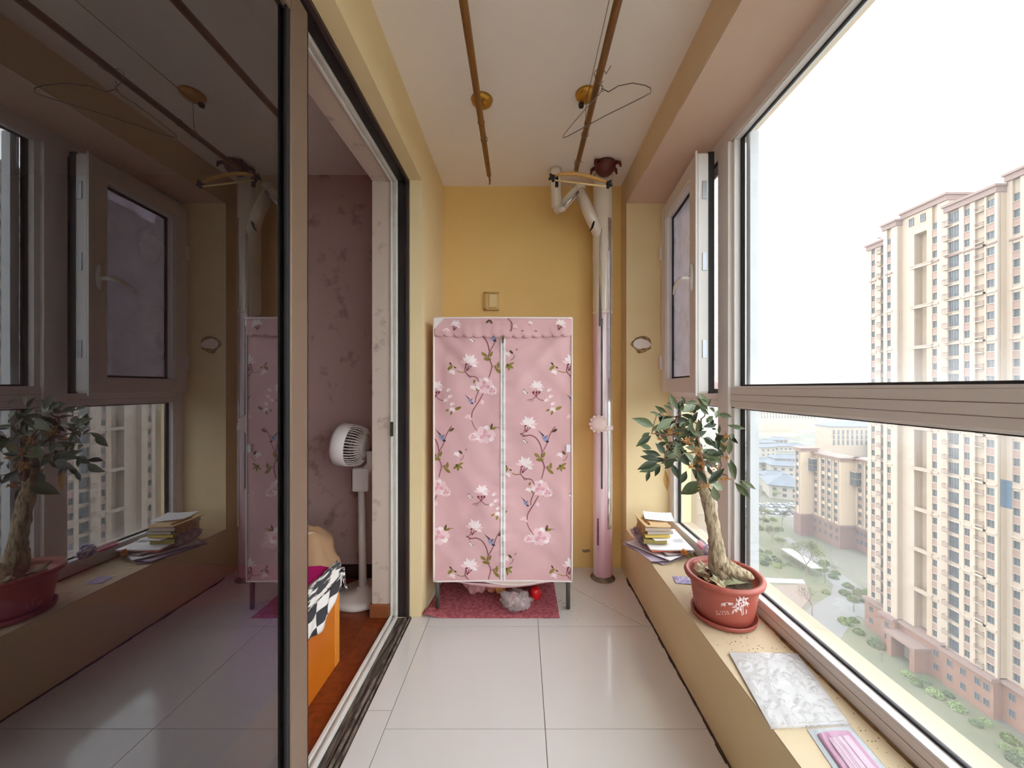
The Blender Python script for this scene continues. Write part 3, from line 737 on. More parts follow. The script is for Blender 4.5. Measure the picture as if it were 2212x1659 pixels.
crumple('red_cloth', (-0.20, 2.34, 0.060), (0.09, 0.075, 0.054), mat('red_cloth', '#b86a5c', 0.6, '#c98f60', 6, 0.45, 0.6), 2, bund, 0.35)
crumple('ochre_cloth', (-0.135, 2.31, 0.060), (0.04, 0.055, 0.054), mat('ochre_cloth', '#dcb072', 0.6, '#c9924e', 6, 0.4, 0.6), 3, bund, 0.35)
bag = thing('carrier_bag', (-0.03, 2.15, 0.004), 'crumpled clear plastic carrier bag on the red mat', 'plastic bag')
crumple('bag_body', (-0.045, 2.155, 0.052), (0.085, 0.065, 0.046), BAGP, 4, bag, 0.6, 0.3, True)
crumple('bag_neck', (0.0, 2.115, 0.056), (0.045, 0.042, 0.050), BAGP, 5, bag, 0.7, 0.3, True)
crumple('bag_contents', (-0.035, 2.16, 0.042), (0.055, 0.04, 0.034), mat('grey_contents', '#e6d6d2', 0.6, '#c9aaaa', 12, 0.4, 0.6), 6, bag, 0.4)
m = MB(); m.lathe([(0, 0), (0.030, 0.0), (0.034, 0.006), (0.034, 0.045), (0.028, 0.06), (0.012, 0.068), (0, 0.068)], (0.08, 2.25, 0.005), 18); m.build('red_cap', mat('red_plastic', '#d8202a', 0.3), smooth=True, label='bright red plastic cap beside the clear bag', category='cap')
# dust and a strand of debris by the right leg
m = MB()
for k in range(110):
    x = R.gauss(0.245, 0.03); y = R.gauss(2.19, 0.06)
    if x < 0.215: continue
    s = R.uniform(0.0008, 0.002); m.box(x, x+s*2, y, y+s*1.5, 0.0, s*0.6)
for k in range(45):
    x = R.uniform(0.40, 0.69); y = R.uniform(2.05, 2.55); s = R.uniform(0.0008, 0.002); m.box(x, x+s*2, y, y+s*1.5, 0.0, s*0.6)
m.build('floor_dust', mat('dust', '#7b6c5c', 0.95), kind='stuff', label='dust and crumbs on the tiles by the wardrobe leg', category='dust')

# ------------------------------------------------------------------ drain pipe stack
PX, PY, PR = 0.548, 2.50, 0.067
stk = thing('drain_pipe', (PX, PY, 0), 'wrapped drain pipe stack with branch trap in the corner', 'pipe')
zj = CAMZ+(838-676)*PY/FPX; zw = CAMZ-(915-838)*PY/FPX
def wrap(z0, z1, r, seed, n=30):
    m = MB(); k = max(4, int((z1-z0)/0.03))
    vs = []
    for i in range(k+1):
        z = z0+(z1-z0)*i/k
        for j in range(n):
            a = 2*PI*j/n; q = r*(1+0.035*mnoise.noise(Vector((math.cos(a)*2, math.sin(a)*2, z*2.5+seed))))
            vs.append((PX+q*math.cos(a), PY+q*math.sin(a), z))
    m.add(vs, [(i*n+j, i*n+(j+1) % n, (i+1)*n+(j+1) % n, (i+1)*n+j) for i in range(k) for j in range(n)]+[tuple((k)*n+j for j in range(n))])
    return m
wrap(zj, Zc-0.002, PR, 1).build('upper_pipe', PIPEU, stk, smooth=True)
wrap(0.02, zj, PR*0.96, 5).build('lower_pipe', PIPEL, stk, smooth=True)
m = MB().lathe([(PR*1.0, zj-0.012), (PR*1.03, zj-0.010), (PR*1.03, zj+0.010), (PR*1.0, zj+0.012)], (PX, PY, 0), 28); m.build('joint_ring', PIPEU, stk, smooth=True)
m = MB().lathe([(PR*1.25, 0.001), (PR*1.12, 0.008), (PR*1.0, 0.02), (PR*0.95, 0.03)], (PX, PY, 0), 24); m.build('pipe_foot', mat('mortar', '#8a7763', 0.95, '#5a4a3c', 18, 0.4, 0.6, bump=0.5, bscale=40), stk)
# dark torn strips and shiny film on the wrapping
def patch(a0, a1, z0, z1, mt, off, nm, seed):
    m = MB()
    def fn(u, v):
        z = z0+(z1-z0)*v; w = 0.5-abs(0.5-v)
        wv_ = 1-0.5*abs(mnoise.noise(Vector((v*6, seed, 0))))
        a = a0+(a1-a0)*(0.5+(u-0.5)*wv_); r = PR*1.0+off
        return (PX+r*math.cos(a), PY+r*math.sin(a), z)
    m.grid(fn, 6, 24); return m.build(nm, mt, stk, smooth=True)
patch(-2.15, -1.85, zj-0.10, zj+0.55, FOIL, 0.002, 'film_strip', 2)
patch(-1.95, -1.78, 0.62, zj-0.05, mat('dark_film', '#4c4850', 0.2), 0.0016, 'film_strip', 7)
patch(-1.25, -0.75, 0.35, zj+0.62, FOIL, 0.0018, 'film_strip', 4)
patch(-2.35, -2.15, 0.24, 0.42, mat('maroon_film', '#7a3a40', 0.3), 0.002, 'film_strip', 9)
# cleanout cap on the lower pipe
m = MB().lathe([(0.0, 0), (0.044, 0.0), (0.052, 0.006), (0.052, 0.03), (0.056, 0.034), (0.056, 0.05), (0.03, 0.062), (0.0, 0.062)], (0, 0, 0), 20, axis='y')
cx, cz = at(1291, 915, 2.43)[0], at(1291, 915, 2.43)[2]
m.v = [(p[0]+cx, PY-0.045-p[1], p[2]+cz) for p in m.v]
cp = m.build('cleanout_cap', mat('cap_pink', '#dcc4bc', 0.4), stk, smooth=True)
m = MB()
for k in range(12):
    a = 2*PI*k/12; m.box(cx+0.055*math.cos(a)-0.006, cx+0.055*math.cos(a)+0.006, PY-0.098, PY-0.078, cz+0.055*math.sin(a)-0.006, cz+0.055*math.sin(a)+0.006)
m.build('cap_ribs', mat('cap_pink', '#dcc4bc', 0.4), cp)
m = MB().lathe([(PR*0.97, cz-0.05), (PR*1.08, cz-0.045), (PR*1.08, cz-0.02), (PR*0.97, cz-0.015)], (PX, PY, 0), 28); m.build('collar', PIPEL, stk, smooth=True)
# branch and trap
d = 2.44
def pt(x, y, dd=d): return at(x, y, dd)
def limb(nm, pts, r, mt=PIPEU, par=stk): 
    m = MB(); m.tube(pts, r, 16); return m.build(nm, mt, par, smooth=True)
limb('branch_pipe', [pt(1300, 520, 2.49), pt(1276, 468), pt(1251, 412)], 0.040)
limb('trap_arm', [pt(1252, 404), pt(1230, 428), pt(1211, 450)], 0.034)
limb('trap_riser', [pt(1203, 449, 2.43), pt(1201, 410, 2.43), pt(1200, 372, 2.43), (at(1200, 372, 2.43)[0], 2.43, Zc-0.003)], 0.036)
m = MB(); m.sphere(pt(1252, 406), 0.041, 14, 8); m.build('elbow', PIPEU, stk, smooth=True)
m = MB(); m.sphere(pt(1206, 450, 2.43), 0.037, 14, 8); m.build('elbow', PIPEU, stk, smooth=True)
q = pt(1213, 455, 2.405); m = MB().lathe([(0, 0), (0.020, 0), (0.022, 0.006), (0.022, 0.02), (0, 0.022)], (q[0], q[1]-0.02, q[2]-0.01), 14); m.build('trap_plug', WHITEP, stk, smooth=True)
m = MB(); a_, b_ = pt(1249, 414, 2.398), pt(1218, 446, 2.398); m.tube([a_, b_], 0.010, 8); m.build('film_strip', FOIL, stk, smooth=True)
m = MB(); m.tube([pt(1283, 455, 2.425), pt(1284, 475, 2.42), pt(1279, 492, 2.42), pt(1274, 500, 2.425)], [0.003, 0.008, 0.007, 0.002], 6); m.build('tear', mat('dark_gap', '#1c1512', 0.9), stk, smooth=True)
# maroon ceiling collar with lugs
mc = Vector((0.535, 2.365, Zc))
col_ = thing('ceiling_pipe_cap', (mc.x, mc.y, Zc-0.075), 'maroon cap with lugs under the ceiling above the pipe', 'pipe cap')
m = MB().lathe([(0.0, Zc-0.07), (0.04, Zc-0.07), (0.062, Zc-0.045), (0.068, Zc-0.02), (0.064, Zc-0.0015), (0.0, Zc-0.0015)], (mc.x, mc.y, 0), 20); m.build('cap_body', MAROON, col_, smooth=True)
for a in (0.5, 2.6, -0.4, -2.5):
    x, y = mc.x+0.066*math.cos(a), mc.y+0.066*math.sin(a)
    m = MB(); m.tube([(x, y, Zc-0.012), (x+0.026*math.cos(a), y+0.026*math.sin(a), Zc-0.02), (x+0.032*math.cos(a), y+0.032*math.sin(a), Zc-0.045)], [0.012, 0.011, 0.006], 8); m.build('lug', MAROON, col_, smooth=True)

# grey scuff of mould on the end wall beside the pipe
c = at(1266, 1190, Yb)
MB().prism([(p[0], Yb-0.0012, p[1]) for p in blob2(c[0], c[2], 0.035, 0.014, 7.7, j=0.7)], (0, 0.001, 0)).build('wall_scuff', mat('scuff', '#9c8462', 0.9, '#7d6a50', 60, 0.4, 0.6), bpy.data.objects['wall_back'])
# ------------------------------------------------------------------ painted-over wall switch
sw = thing('wall_switch', (-0.218, Yb, 1.85), 'yellow painted-over wall switch above the wardrobe', 'switch')
a = at(1047, 633, Yb); b = at(1078, 670, Yb)
SWM = mat('switch_yellow', '#cfae6c', 0.5)
bx(a[0], b[0], Yb-0.012, Yb, b[2], a[2]).build('back_plate', SWM, sw, bevel=0.003)
bx(a[0]+0.032, b[0]-0.014, Yb-0.019, Yb-0.012, b[2]+0.016, a[2]-0.014).build('rocker', mat('rocker', '#ddc48c', 0.4), sw, bevel=0.003)
for z0, z1 in ((b[2]-0.004, b[2]+0.008), (a[2]-0.008, a[2]+0.004)): bx(a[0]-0.003, b[0], Yb-0.022, Yb, z0, z1).build('frame_lip', mat('lip_dark', '#b59858', 0.6), sw)
bx(a[0]-0.003, a[0]+0.009, Yb-0.022, Yb, b[2], a[2]).build('frame_lip', MATS['lip_dark'], sw)

# ------------------------------------------------------------------ drying rods, ceiling discs, wire, hangers
ZR = 2.54
def rod(x0, x1, y1, r0, r1, mt, label, nodes, cut):
    t = thing('bamboo_rod', ((x0+x1)/2, 0.3, ZR-0.02), label, 'rod', 'bamboo drying rods')
    y0 = YN+0.2; N = 40
    pts = [(x0+(x1-x0)*i/N, y0+(y1-y0)*i/N, ZR) for i in range(N+1)]
    m = MB(); m.tube(pts, [r0+(r1-r0)*i/N for i in range(N+1)], 14); m.build('cane', mt, t, smooth=True)
    for f in nodes:
        p = (x0+(x1-x0)*f, y0+(y1-y0)*f, ZR); r = r0+(r1-r0)*f; dv = (y1-y0)/(y1-y0)
        m = MB(); m.lathe([(r*0.98, -0.016), (r*1.16, -0.006), (r*1.18, 0.0), (r*1.1, 0.006), (r*0.98, 0.012)], p, 14, axis='y'); m.build('node', mt, t, smooth=True)
    m = MB().lathe([(0, 0.0), (r1*0.8, 0.0), (r1*0.8, 0.002)], (x1, y1, ZR), 12, axis='y'); m.build('cut_end', BLACK, t)
    return t
rod1 = rod(-0.170, -0.195, 2.155, 0.0195, 0.0135, BAMB, 'left bamboo drying rod with a hook on its tip', (0.3, 0.6, 0.914), 0)
rod2 = rod(0.309, 0.309, 2.10, 0.019, 0.0135, BAMB2, 'right bamboo drying rod carrying the hangers', (0.28, 0.58, 0.925), 0)
m = MB(); m.tube([(-0.195, 2.155, ZR), (-0.193, 2.175, ZR-0.008), (-0.192, 2.182, ZR-0.03), (-0.194, 2.176, ZR-0.042)], [0.006, 0.006, 0.005, 0.005], 8); m.build('tip_hook', BAMB2, rod1, smooth=True)
for (x, y, lb, hole) in ((-0.2025, 1.846, 'gold ceiling disc above the left bamboo rod', False), (0.317, 1.81, 'gold ceiling disc above the right bamboo rod', True)):
    t = thing('ceiling_disc', (x, y, Zc-0.07), lb, 'ceiling mount', 'gold ceiling discs')
    m = MB().lathe([(0.0, Zc-0.03), (0.012, Zc-0.03), (0.035, Zc-0.026), (0.05, Zc-0.014), (0.055, Zc-0.001), (0.0, Zc-0.001)], (x, y, 0), 28); m.build('disc', GOLD, t, smooth=True)
    m = MB().lathe([(0, Zc-0.045), (0.012, Zc-0.045), (0.014, Zc-0.03), (0, Zc-0.028)], (x+(-0.022 if hole else 0.016), y+0.026*(1 if hole else -1), 0), 12); m.build('pulley', BLACK if hole else GOLD, t, smooth=True)
    xr = -0.191 if x < 0 else 0.309
    m = MB(); m.tube([(x, y, Zc-0.03), (xr, y, ZR+0.016)], 0.0016, 6); m.tube([(xr+0.017*math.cos(2*PI*i/16), y, ZR+0.017*math.sin(2*PI*i/16)) for i in range(16)], 0.0016, 5, closed=True)
    m.build('cord', STEEL, t)
MB().tube([(0.317, 1.80, Zc-0.035), (0.316, 0.9, Zc-0.045), (0.315, YN+0.01, Zc-0.05)], 0.0016, 6).build('pulley_wire', STEEL, label='thin steel wire running along the ceiling from the right disc', category='wire')
# wire hanger on the right rod
hg = thing('wire_hanger', (0.32, 1.47, 2.33), 'bent grey wire hanger hooked on the right bamboo rod', 'hanger')
A = Vector((0.322, 1.475, 2.492)); Rr = Vector((0.467, 1.336, 2.375)); Ll = Vector((0.177, 1.575, 2.368))
mid = (Rr+Ll)/2
def arcpts(c, r, a0, a1, n, ux, uz):
    return [c+ux*(r*math.cos(a0+(a1-a0)*i/n))+uz*(r*math.sin(a0+(a1-a0)*i/n)) for i in range(n+1)]
ux = Vector((0.97, -0.24, 0)); uz = Vector((0, 0, 1))
hk = [Vector((0.346, 1.43, 2.545))]+arcpts(Vector((0.312, 1.472, 2.545)), 0.024, 0.15, PI*0.95, 8, Vector((1, 0, 0)), uz)+[Vector((0.30, 1.474, 2.52)), A+Vector((0, 0, 0.008))]
m = MB()
body = [A, A+(Rr-A)*0.14+Vector((0, 0, -0.012)), A+(Rr-A)*0.35+Vector((0, 0, 0.012)), A+(Rr-A)*0.65+Vector((0, 0, 0.024)), A+(Rr-A)*0.9+Vector((0, 0, 0.016)), Rr+Vector((0, 0, 0.006)), Rr+Vector((0.003, 0.004, -0.008)),
        Rr+(Ll-Rr)*0.08+Vector((0, 0, -0.012)), Rr+(Ll-Rr)*0.5+Vector((0, 0, -0.006)), Ll+(Rr-Ll)*0.06+Vector((0, 0, -0.008)), Ll+Vector((-0.003, 0.002, -0.004)), Ll+Vector((0, 0, 0.006)), Ll+(A-Ll)*0.3+Vector((0, 0, 0.006)), Ll+(A-Ll)*0.7+Vector((0, 0, 0.0)), A+Vector((-0.012, 0.004, -0.02)), A]
m.tube(body, 0.0019, 6); m.build('hanger_body', STEEL, hg, smooth=True)
m = MB(); m.tube(hk, 0.0016, 6); m.tube([A+Vector((0.004*math.cos(i*1.2), 0.004*math.sin(i*1.2), 0.004*i-0.012)) for i in range(12)], 0.0014, 5); m.build('hook', STEEL, hg, smooth=True)
# wooden hanger with black ends
wh = thing('bamboo_hanger', (0.32, 2.04, 2.44), 'arched bamboo hanger with black end clips near the pipe', 'hanger')
d = 2.04
def hp(x, y, dd=d): return at(x, y, dd)
arc = [hp(1198, 380), hp(1215, 375.5), hp(1240, 375), hp(1265, 379), hp(1290, 386), hp(1312, 394)]
m = MB(); m.tube(arc, [0.007, 0.009, 0.010, 0.010, 0.009, 0.007], 10); m.build('shoulder_bar', mat('pale_bamboo', '#d3a25a', 0.4, '#b98642', 5, 0.3, 0.7), wh, smooth=True)
m = MB(); m.tube([hp(1199, 389.5), hp(1310, 403)], 0.0045, 8); m.build('trouser_bar', mat('pale_dowel', '#e6c68c', 0.5), wh, smooth=True)
for s, (x, y) in ((-1, (1192, 382)), (1, (1316, 396))):
    m = MB(); m.tube([hp(x+s*-6, y-1), hp(x, y), hp(x+s*6, y+6)], [0.011, 0.013, 0.006], 8); m.tube([hp(x+s*-2, y), hp(x+s*-3, y+10)], 0.009, 8); m.tube([hp(x, y-3), hp(x+s*4, y-6)], 0.007, 6); m.build('end_clip', mat('black_plastic', '#1a1718', 0.4), wh, smooth=True)
q = hp(1249, 374); m = MB(); m.tube([q, (q[0]-0.004, d, q[2]+0.03), (0.29, d, ZR-0.005), (0.295, d, ZR+0.016), (0.309, d, ZR+0.0185), (0.325, d, ZR+0.012), (0.332, d-0.01, ZR-0.002)], 0.0018, 6); m.build('hook', STEEL, wh, smooth=True)
p = hp(1203, 392, 2.05); bx(p[0]-0.01, p[0]+0.008, 2.046, 2.056, p[2]-0.03, p[2]+0.03).build('clip_peg', mat('black_plastic', '#1a1718', 0.4), wh)

# ------------------------------------------------------------------ potted tree
pc = Vector((0.848, 1.547, ZS))
plant = thing('potted_tree', tuple(pc), 'small potted tree with glossy leaves in a red pot on the windowsill', 'potted plant')
def prof_r(z):                                          # outer radius of the pot at height z above the sill
    t = z/0.18
    return 0.104+0.030*t**0.8
m = MB().lathe([(0.0, 0.006), (0.108, 0.006), (0.122, 0.012), (0.127, 0.03), (0.123, 0.03), (0.117, 0.016), (0.10, 0.012), (0.0, 0.012)], tuple(pc), 40)
m.v = [(x, y, z-0.004) for x, y, z in m.v]
m.build('saucer', POT, plant, smooth=True)
pr = [(0.0, 0.010), (prof_r(0)-0.006, 0.010)]+[(prof_r(z), z) for z in (0.014, 0.05, 0.09, 0.13, 0.155)]+[(0.140, 0.160), (0.150, 0.166), (0.153, 0.176), (0.150, 0.184), (0.142, 0.186), (0.131, 0.182), (0.128, 0.17), (0.125, 0.152), (0.0, 0.150)]
m = MB().lathe(pr, tuple(pc), 48); pot = m.build('pot', POT, plant, smooth=True)
m = MB().lathe([(0.126, 0.148), (0.08, 0.156), (0.0, 0.160)], tuple(pc), 24)
m.v = [(x, y, z+0.004*mnoise.noise(Vector((x*40, y*40, 0)))) for x, y, z in m.v]
m.build('soil', SOIL, plant, smooth=True)
# printed bamboo and characters on the pot (flat print)
cth = math.atan2(-pc.y, -pc.x)                          # angle facing the viewer
def potpt(px, py):                                      # photo pixel -> point on pot wall
    # ray-march against the pot cone
    dx, dz = (px-1128)/FPX, -(py-838)/FPX
    lo = None
    t = 1.25
    while t < 1.7:
        x, y, z = dx*t, t, CAMZ+dz*t
        if math.hypot(x-pc.x, y-pc.y) < prof_r(max(0, z-ZS))+0.0012: break
        t += 0.0008
    return (dx*t, t, CAMZ+dz*t)
m = MB()
def pstroke(pts, w, mi=0):
    for i in range(len(pts)-1):
        a = Vector(pts[i]); b = Vector(pts[i+1]); d_ = b-a
        n_ = Vector((-d_.y, d_.x)).normalized()*w/2
        m.add([potpt(*(a-n_)), potpt(*(a+n_)), potpt(*(b+n_)), potpt(*(b-n_))], [(0, 1, 2, 3)], mi)
def pleaf(x, y, L, a, w=2.6):
    e = Vector((math.cos(a), math.sin(a))); n_ = Vector((-e.y, e.x)); q = Vector((x, y))
    m.add([potpt(*q), potpt(*(q+e*L*0.45+n_*w*0.5)), potpt(*(q+e*L)), potpt(*(q+e*L*0.45-n_*w*0.5))], [(0, 1, 2, 3)], 0)
def pk(x, y): return (1440+x/5.53, 1080+y/5.53)
for st in (((905, 1380), (890, 1300), (895, 1230)), ((920, 1370), (910, 1290), (920, 1210)), ((895, 1330), (850, 1290), (800, 1260))): pstroke([pk(*q) for q in st], 1.5)
for (x, y) in ((905, 1200), (850, 1225), (935, 1240), (830, 1290), (875, 1270), (800, 1310), (950, 1215), (920, 1190)):
    for k in range(5): pleaf(*pk(x, y), R.uniform(8, 13), R.uniform(0, 2*PI), 2.8)
pstroke([pk(800, 1235), pk(720, 1225), pk(650, 1240)], 1.1)
for (x, y) in ((660, 1238), (700, 1228), (740, 1226), (780, 1232)):
    for k in range(3): pleaf(*pk(x, y), R.uniform(6, 10), R.uniform(0.4, 2.8), 2.2)
for row in range(2):
    for c_ in range(5):
        x, y = 600+c_*33+row*4, 1335+row*28
        for k in range(5):
            a = (R.uniform(-11, 11), R.uniform(-9, 9)); b = (a[0]+R.choice((-9, 9, 0)), a[1]+R.choice((-7, 0, 7)))
            pstroke([pk(x+a[0], y+a[1]), pk(x+b[0]+1, y+b[1])], 0.8)
pstroke([pk(952, 1310), pk(950, 1360)], 2.0)
for st in (((330, 1190), (350, 1250)), ((345, 1165), (370, 1180), (375, 1270)), ((400, 1210), (405, 1290)), ((270, 1105), (340, 1140)), ((335, 1240), (360, 1245))): pstroke([pk(*q) for q in st], 1.0, 1)
m.build('printed_bamboo', [POTW, POTP], pot, kind='stuff')
# trunk with flared root
def tk(x, y, dd=1.547): return Vector(at(x, y, dd))
tr = [(1558, 1248, 0.034), (1553, 1225, 0.040), (1549, 1200, 0.034), (1547, 1170, 0.028), (1541, 1135, 0.026), (1533, 1100, 0.026), (1526, 1068, 0.026), (1519, 1045, 0.024), (1513, 1010, 0.016), (1512, 975, 0.012), (1506, 945, 0.008)]
pts = []; rs = []
for i in range(len(tr)-1):
    for k in range(4):
        f = k/4; pts.append(tk(tr[i][0]+(tr[i+1][0]-tr[i][0])*f, tr[i][1]+(tr[i+1][1]-tr[i][1])*f)); rs.append(tr[i][2]+(tr[i+1][2]-tr[i][2])*f)
pts.append(tk(*tr[-1][:2])); rs.append(tr[-1][2])
m = MB(); m.tube(pts, rs, 18)
m.v = [tuple(Vector(p)+Vector((mnoise.noise(Vector(p)*45), mnoise.noise(Vector(p)*45+Vector((9, 0, 0))), 0))*0.007) for p in m.v]
trunk = m.build('trunk', BARK, plant, smooth=True)
m = MB(); m.tube([tk(1552, 1215), tk(1570, 1225, 1.53), tk(1592, 1235, 1.515), tk(1616, 1243, 1.50), tk(1628, 1250, 1.495)], [0.036, 0.034, 0.026, 0.019, 0.006], 14)
m.v = [tuple(Vector(p)+Vector((mnoise.noise(Vector(p)*40), mnoise.noise(Vector(p)*40+Vector((9, 0, 0))), mnoise.noise(Vector(p)*40+Vector((0, 9, 0)))))*0.005) for p in m.v]
m.build('root', BARK, plant, smooth=True)
# crown: branches, leaves, blossom
def ck(x, y): return (1360+x/6.38, 840+y/6.38)
def cp3(x, y, dd): return Vector(at(*ck(x, y), dd))
nodes = {'a': (650, 400, 1.55), 'b': (930, 500, 1.56), 'c': (960, 850, 1.50), 'd': (470, 980, 1.45), 'e': (300, 610, 1.50), 'f': (1310, 650, 1.60), 'g': (1400, 1245, 1.50), 'h': (680, 330, 1.52), 'i': (1080, 290, 1.60), 'j': (400, 340, 1.56), 'k': (1050, 1290, 1.53), 'l': (1250, 1150, 1.55), 'm': (620, 650, 1.52)}
nd = {k: cp3(*v) for k, v in nodes.items()}
def lim(p): return Vector((min(p.x, 0.985), p.y, p.z))
for path, r0 in (('kcb', 0.010), ('cmah', 0.008), ('mej', 0.004), ('cd', 0.004), ('bi', 0.004), ('clf', 0.004), ('klg', 0.004), ('mdd', 0.003), ('aj', 0.003), ('bh', 0.003)):
    P = [nd[c_] for c_ in path]; Q = []
    for i in range(len(P)-1):
        for k in range(5):
            f = k/5; Q.append(lim(P[i]+(P[i+1]-P[i])*f+Vector((R.uniform(-1, 1), R.uniform(-1, 1), R.uniform(-1, 1)))*0.006))
    Q.append(lim(P[-1]))
    m = MB(); m.tube(Q, [r0*(1-0.7*i/len(Q)) for i in range(len(Q))], 6); m.build('branch', TWIG, plant, smooth=True)
def leaf_mesh(name, mt, wid, bend, fold):
    prof = [0.03, 0.34, 0.70, 0.95, 1.0, 0.88, 0.64, 0.32, 0.01]; k = len(prof)
    vs = []
    for i, w in enumerate(prof):
        t = i/(k-1); z = -bend*t*t
        for s in (-1, -0.5, 0, 0.5, 1): vs.append((s*w*wid/2, t, z+abs(s)*fold*w*wid))
    fs = [(i*5+j, i*5+j+1, (i+1)*5+j+1, (i+1)*5+j) for i in range(k-1) for j in range(4)]
    m = MB().add(vs, fs); return m.mesh(name, mt, True)
LM = {}
for mn, mt in (('d', LEAFD), ('m', LEAFM), ('g', LEAFB), ('y', LEAFY)):
    for wn, wd in (('n', 0.24), ('w', 0.34), ('x', 0.44)):
        for bn, bd in (('0', 0.08), ('1', 0.2)): LM[mn+wn+bn] = leaf_mesh('leaf', mt, wd, bd, 0.16)
def place_leaf(b, t, key, roll, parent, name='leaf'):
    b = lim(Vector(b)); t = lim(Vector(t)); y = (t-b); L = y.length*1.12; y.normalize()
    vdir = (b-Vector((0, 0, CAMZ))).normalized()
    z = (-vdir*math.cos(roll)+Vector((0, 0, 1))*math.sin(roll)); z = (z-y*z.dot(y)).normalized(); x = y.cross(z)
    M = Matrix(((x.x*L, y.x*L, z.x*L, b.x), (x.y*L, y.y*L, z.y*L, b.y), (x.z*L, y.z*L, z.z*L, b.z), (0, 0, 0, 1)))
    return inst(name, LM[key], parent, None, M=M)
LV = """660,290,560,85,gw 690,270,745,130,dn 720,325,900,225,gx 720,350,890,400,dw 590,400,385,560,gx 595,385,430,440,mw 340,520,105,415,mw 380,520,315,575,gw
280,600,175,665,gx 300,645,110,775,mw 400,560,520,720,mw 490,900,390,770,dx 430,920,225,870,dw 410,975,185,935,dw 400,1000,145,1085,dw 420,1040,190,1135,mw
430,1050,345,1195,dw 275,1120,235,1265,dw 470,960,590,815,mw 430,1030,640,930,dw 500,930,640,920,gx 490,1110,515,1385,yn 570,1020,680,1230,dw 785,1130,715,1290,dx
640,750,670,1000,gw 670,870,820,1050,dx 760,800,980,830,gw 925,900,920,1110,gx 980,1020,1210,1040,dw 850,1100,1060,1285,gw 930,1120,1050,1285,dx 1020,880,1270,1020,mw
1040,830,1280,920,gw 1020,670,1140,780,mw 1030,1280,725,1435,mx 1060,1310,1130,1640,dw 1090,1290,1280,1110,dw 1130,1290,1310,1390,gw 1150,1330,1210,1570,gw 1240,1180,1090,1300,dw
1080,290,970,150,mn 1085,205,1000,140,mw 1090,260,1210,310,mn 1060,290,960,220,gn 900,260,880,340,gx 1340,500,1595,550,mn 1300,640,1170,710,dx 1360,640,1480,740,dw
1380,680,1370,900,gw 1340,780,1280,870,mw 1390,970,1450,1220,mw 1450,1290,1640,1490,mw 1530,1255,1720,1370,gw 1510,1270,1620,1390,mn 640,510,830,480,gw 770,400,840,540,dw
830,400,860,500,mw 600,300,480,225,gw 640,210,530,200,mn 780,190,940,180,mw 760,210,750,130,dn 780,540,780,650,dw 460,330,400,280,mx 400,340,300,320,mn
440,380,350,350,mw 1200,560,1130,545,mn 1060,400,1080,470,mw 830,640,890,740,yn 690,300,640,180,dw 740,300,690,160,mw 620,430,560,520,dw 560,560,620,470,gw
540,640,460,560,dw 700,720,620,640,dw 700,560,760,470,mw 600,700,700,770,dw 640,860,560,760,mw 860,760,960,700,gw 900,620,850,520,mn 1000,980,1050,880,mw
1120,1000,1200,1090,gw 1060,1060,1140,1190,mw 700,1000,790,940,mw 560,930,660,1010,dw 1250,740,1310,860,mw 1230,620,1240,510,mn 1330,600,1300,740,gx 1400,700,1420,600,mw
880,1000,810,900,gw 980,940,1080,960,mw 760,880,700,780,mw 520,420,460,500,mw 1350,1010,1400,1110,mn 500,760,560,860,dw 590,540,500,590,gw 930,760,1020,820,dw"""
for i, e in enumerate(LV.split()):
    a, b, c_, d_, k = e.split(',')
    a, b, c_, d_ = map(float, (a, b, c_, d_)); dd = 1.40+0.24*R.random()
    place_leaf(cp3(a, b, dd), cp3(c_, d_, dd+R.uniform(-0.04, 0.04)), k+R.choice('01'), R.uniform(-0.25, 0.5), plant)
for k in range(75):                                     # smaller leaves filling the crown
    x, y = R.gauss(800, 260), R.gauss(620, 260)
    if not (250 < x < 1350 and 160 < y < 1150): continue
    a = R.uniform(0, 2*PI); L = R.uniform(120, 220); dd = R.uniform(1.48, 1.66)
    place_leaf(cp3(x, y, dd), cp3(x+L*math.cos(a), y+L*0.8*math.sin(a), dd+R.uniform(-0.04, 0.04)), R.choice('ddmmg')+'w'+R.choice('01'), R.uniform(-0.3, 0.7), plant)
for (x, y, s) in ((900, 850, 90), (860, 1080, 50), (1330, 650, 70), (1290, 775, 40), (1330, 945, 40), (680, 600, 90), (1180, 1095, 80), (1300, 1240, 50), (560, 590, 60), (1040, 1330, 60), (800, 700, 60), (980, 1030, 60), (420, 690, 40)):
    m = MB(); c0 = cp3(x, y, R.uniform(1.46, 1.56))
    for k in range(26):
        q = c0+Vector((R.gauss(0, 1), R.gauss(0, 0.8), R.gauss(0, 0.7)))*s/6.38*1.5/FPX*0.55
        q = lim(q)
        m.tube([c0+(q-c0)*0.3, q], 0.0008, 3, cap=False); m.sphere(q, R.uniform(0.0018, 0.0034), 5, 3)
    m.build('blossom_cluster', FLOW, plant)
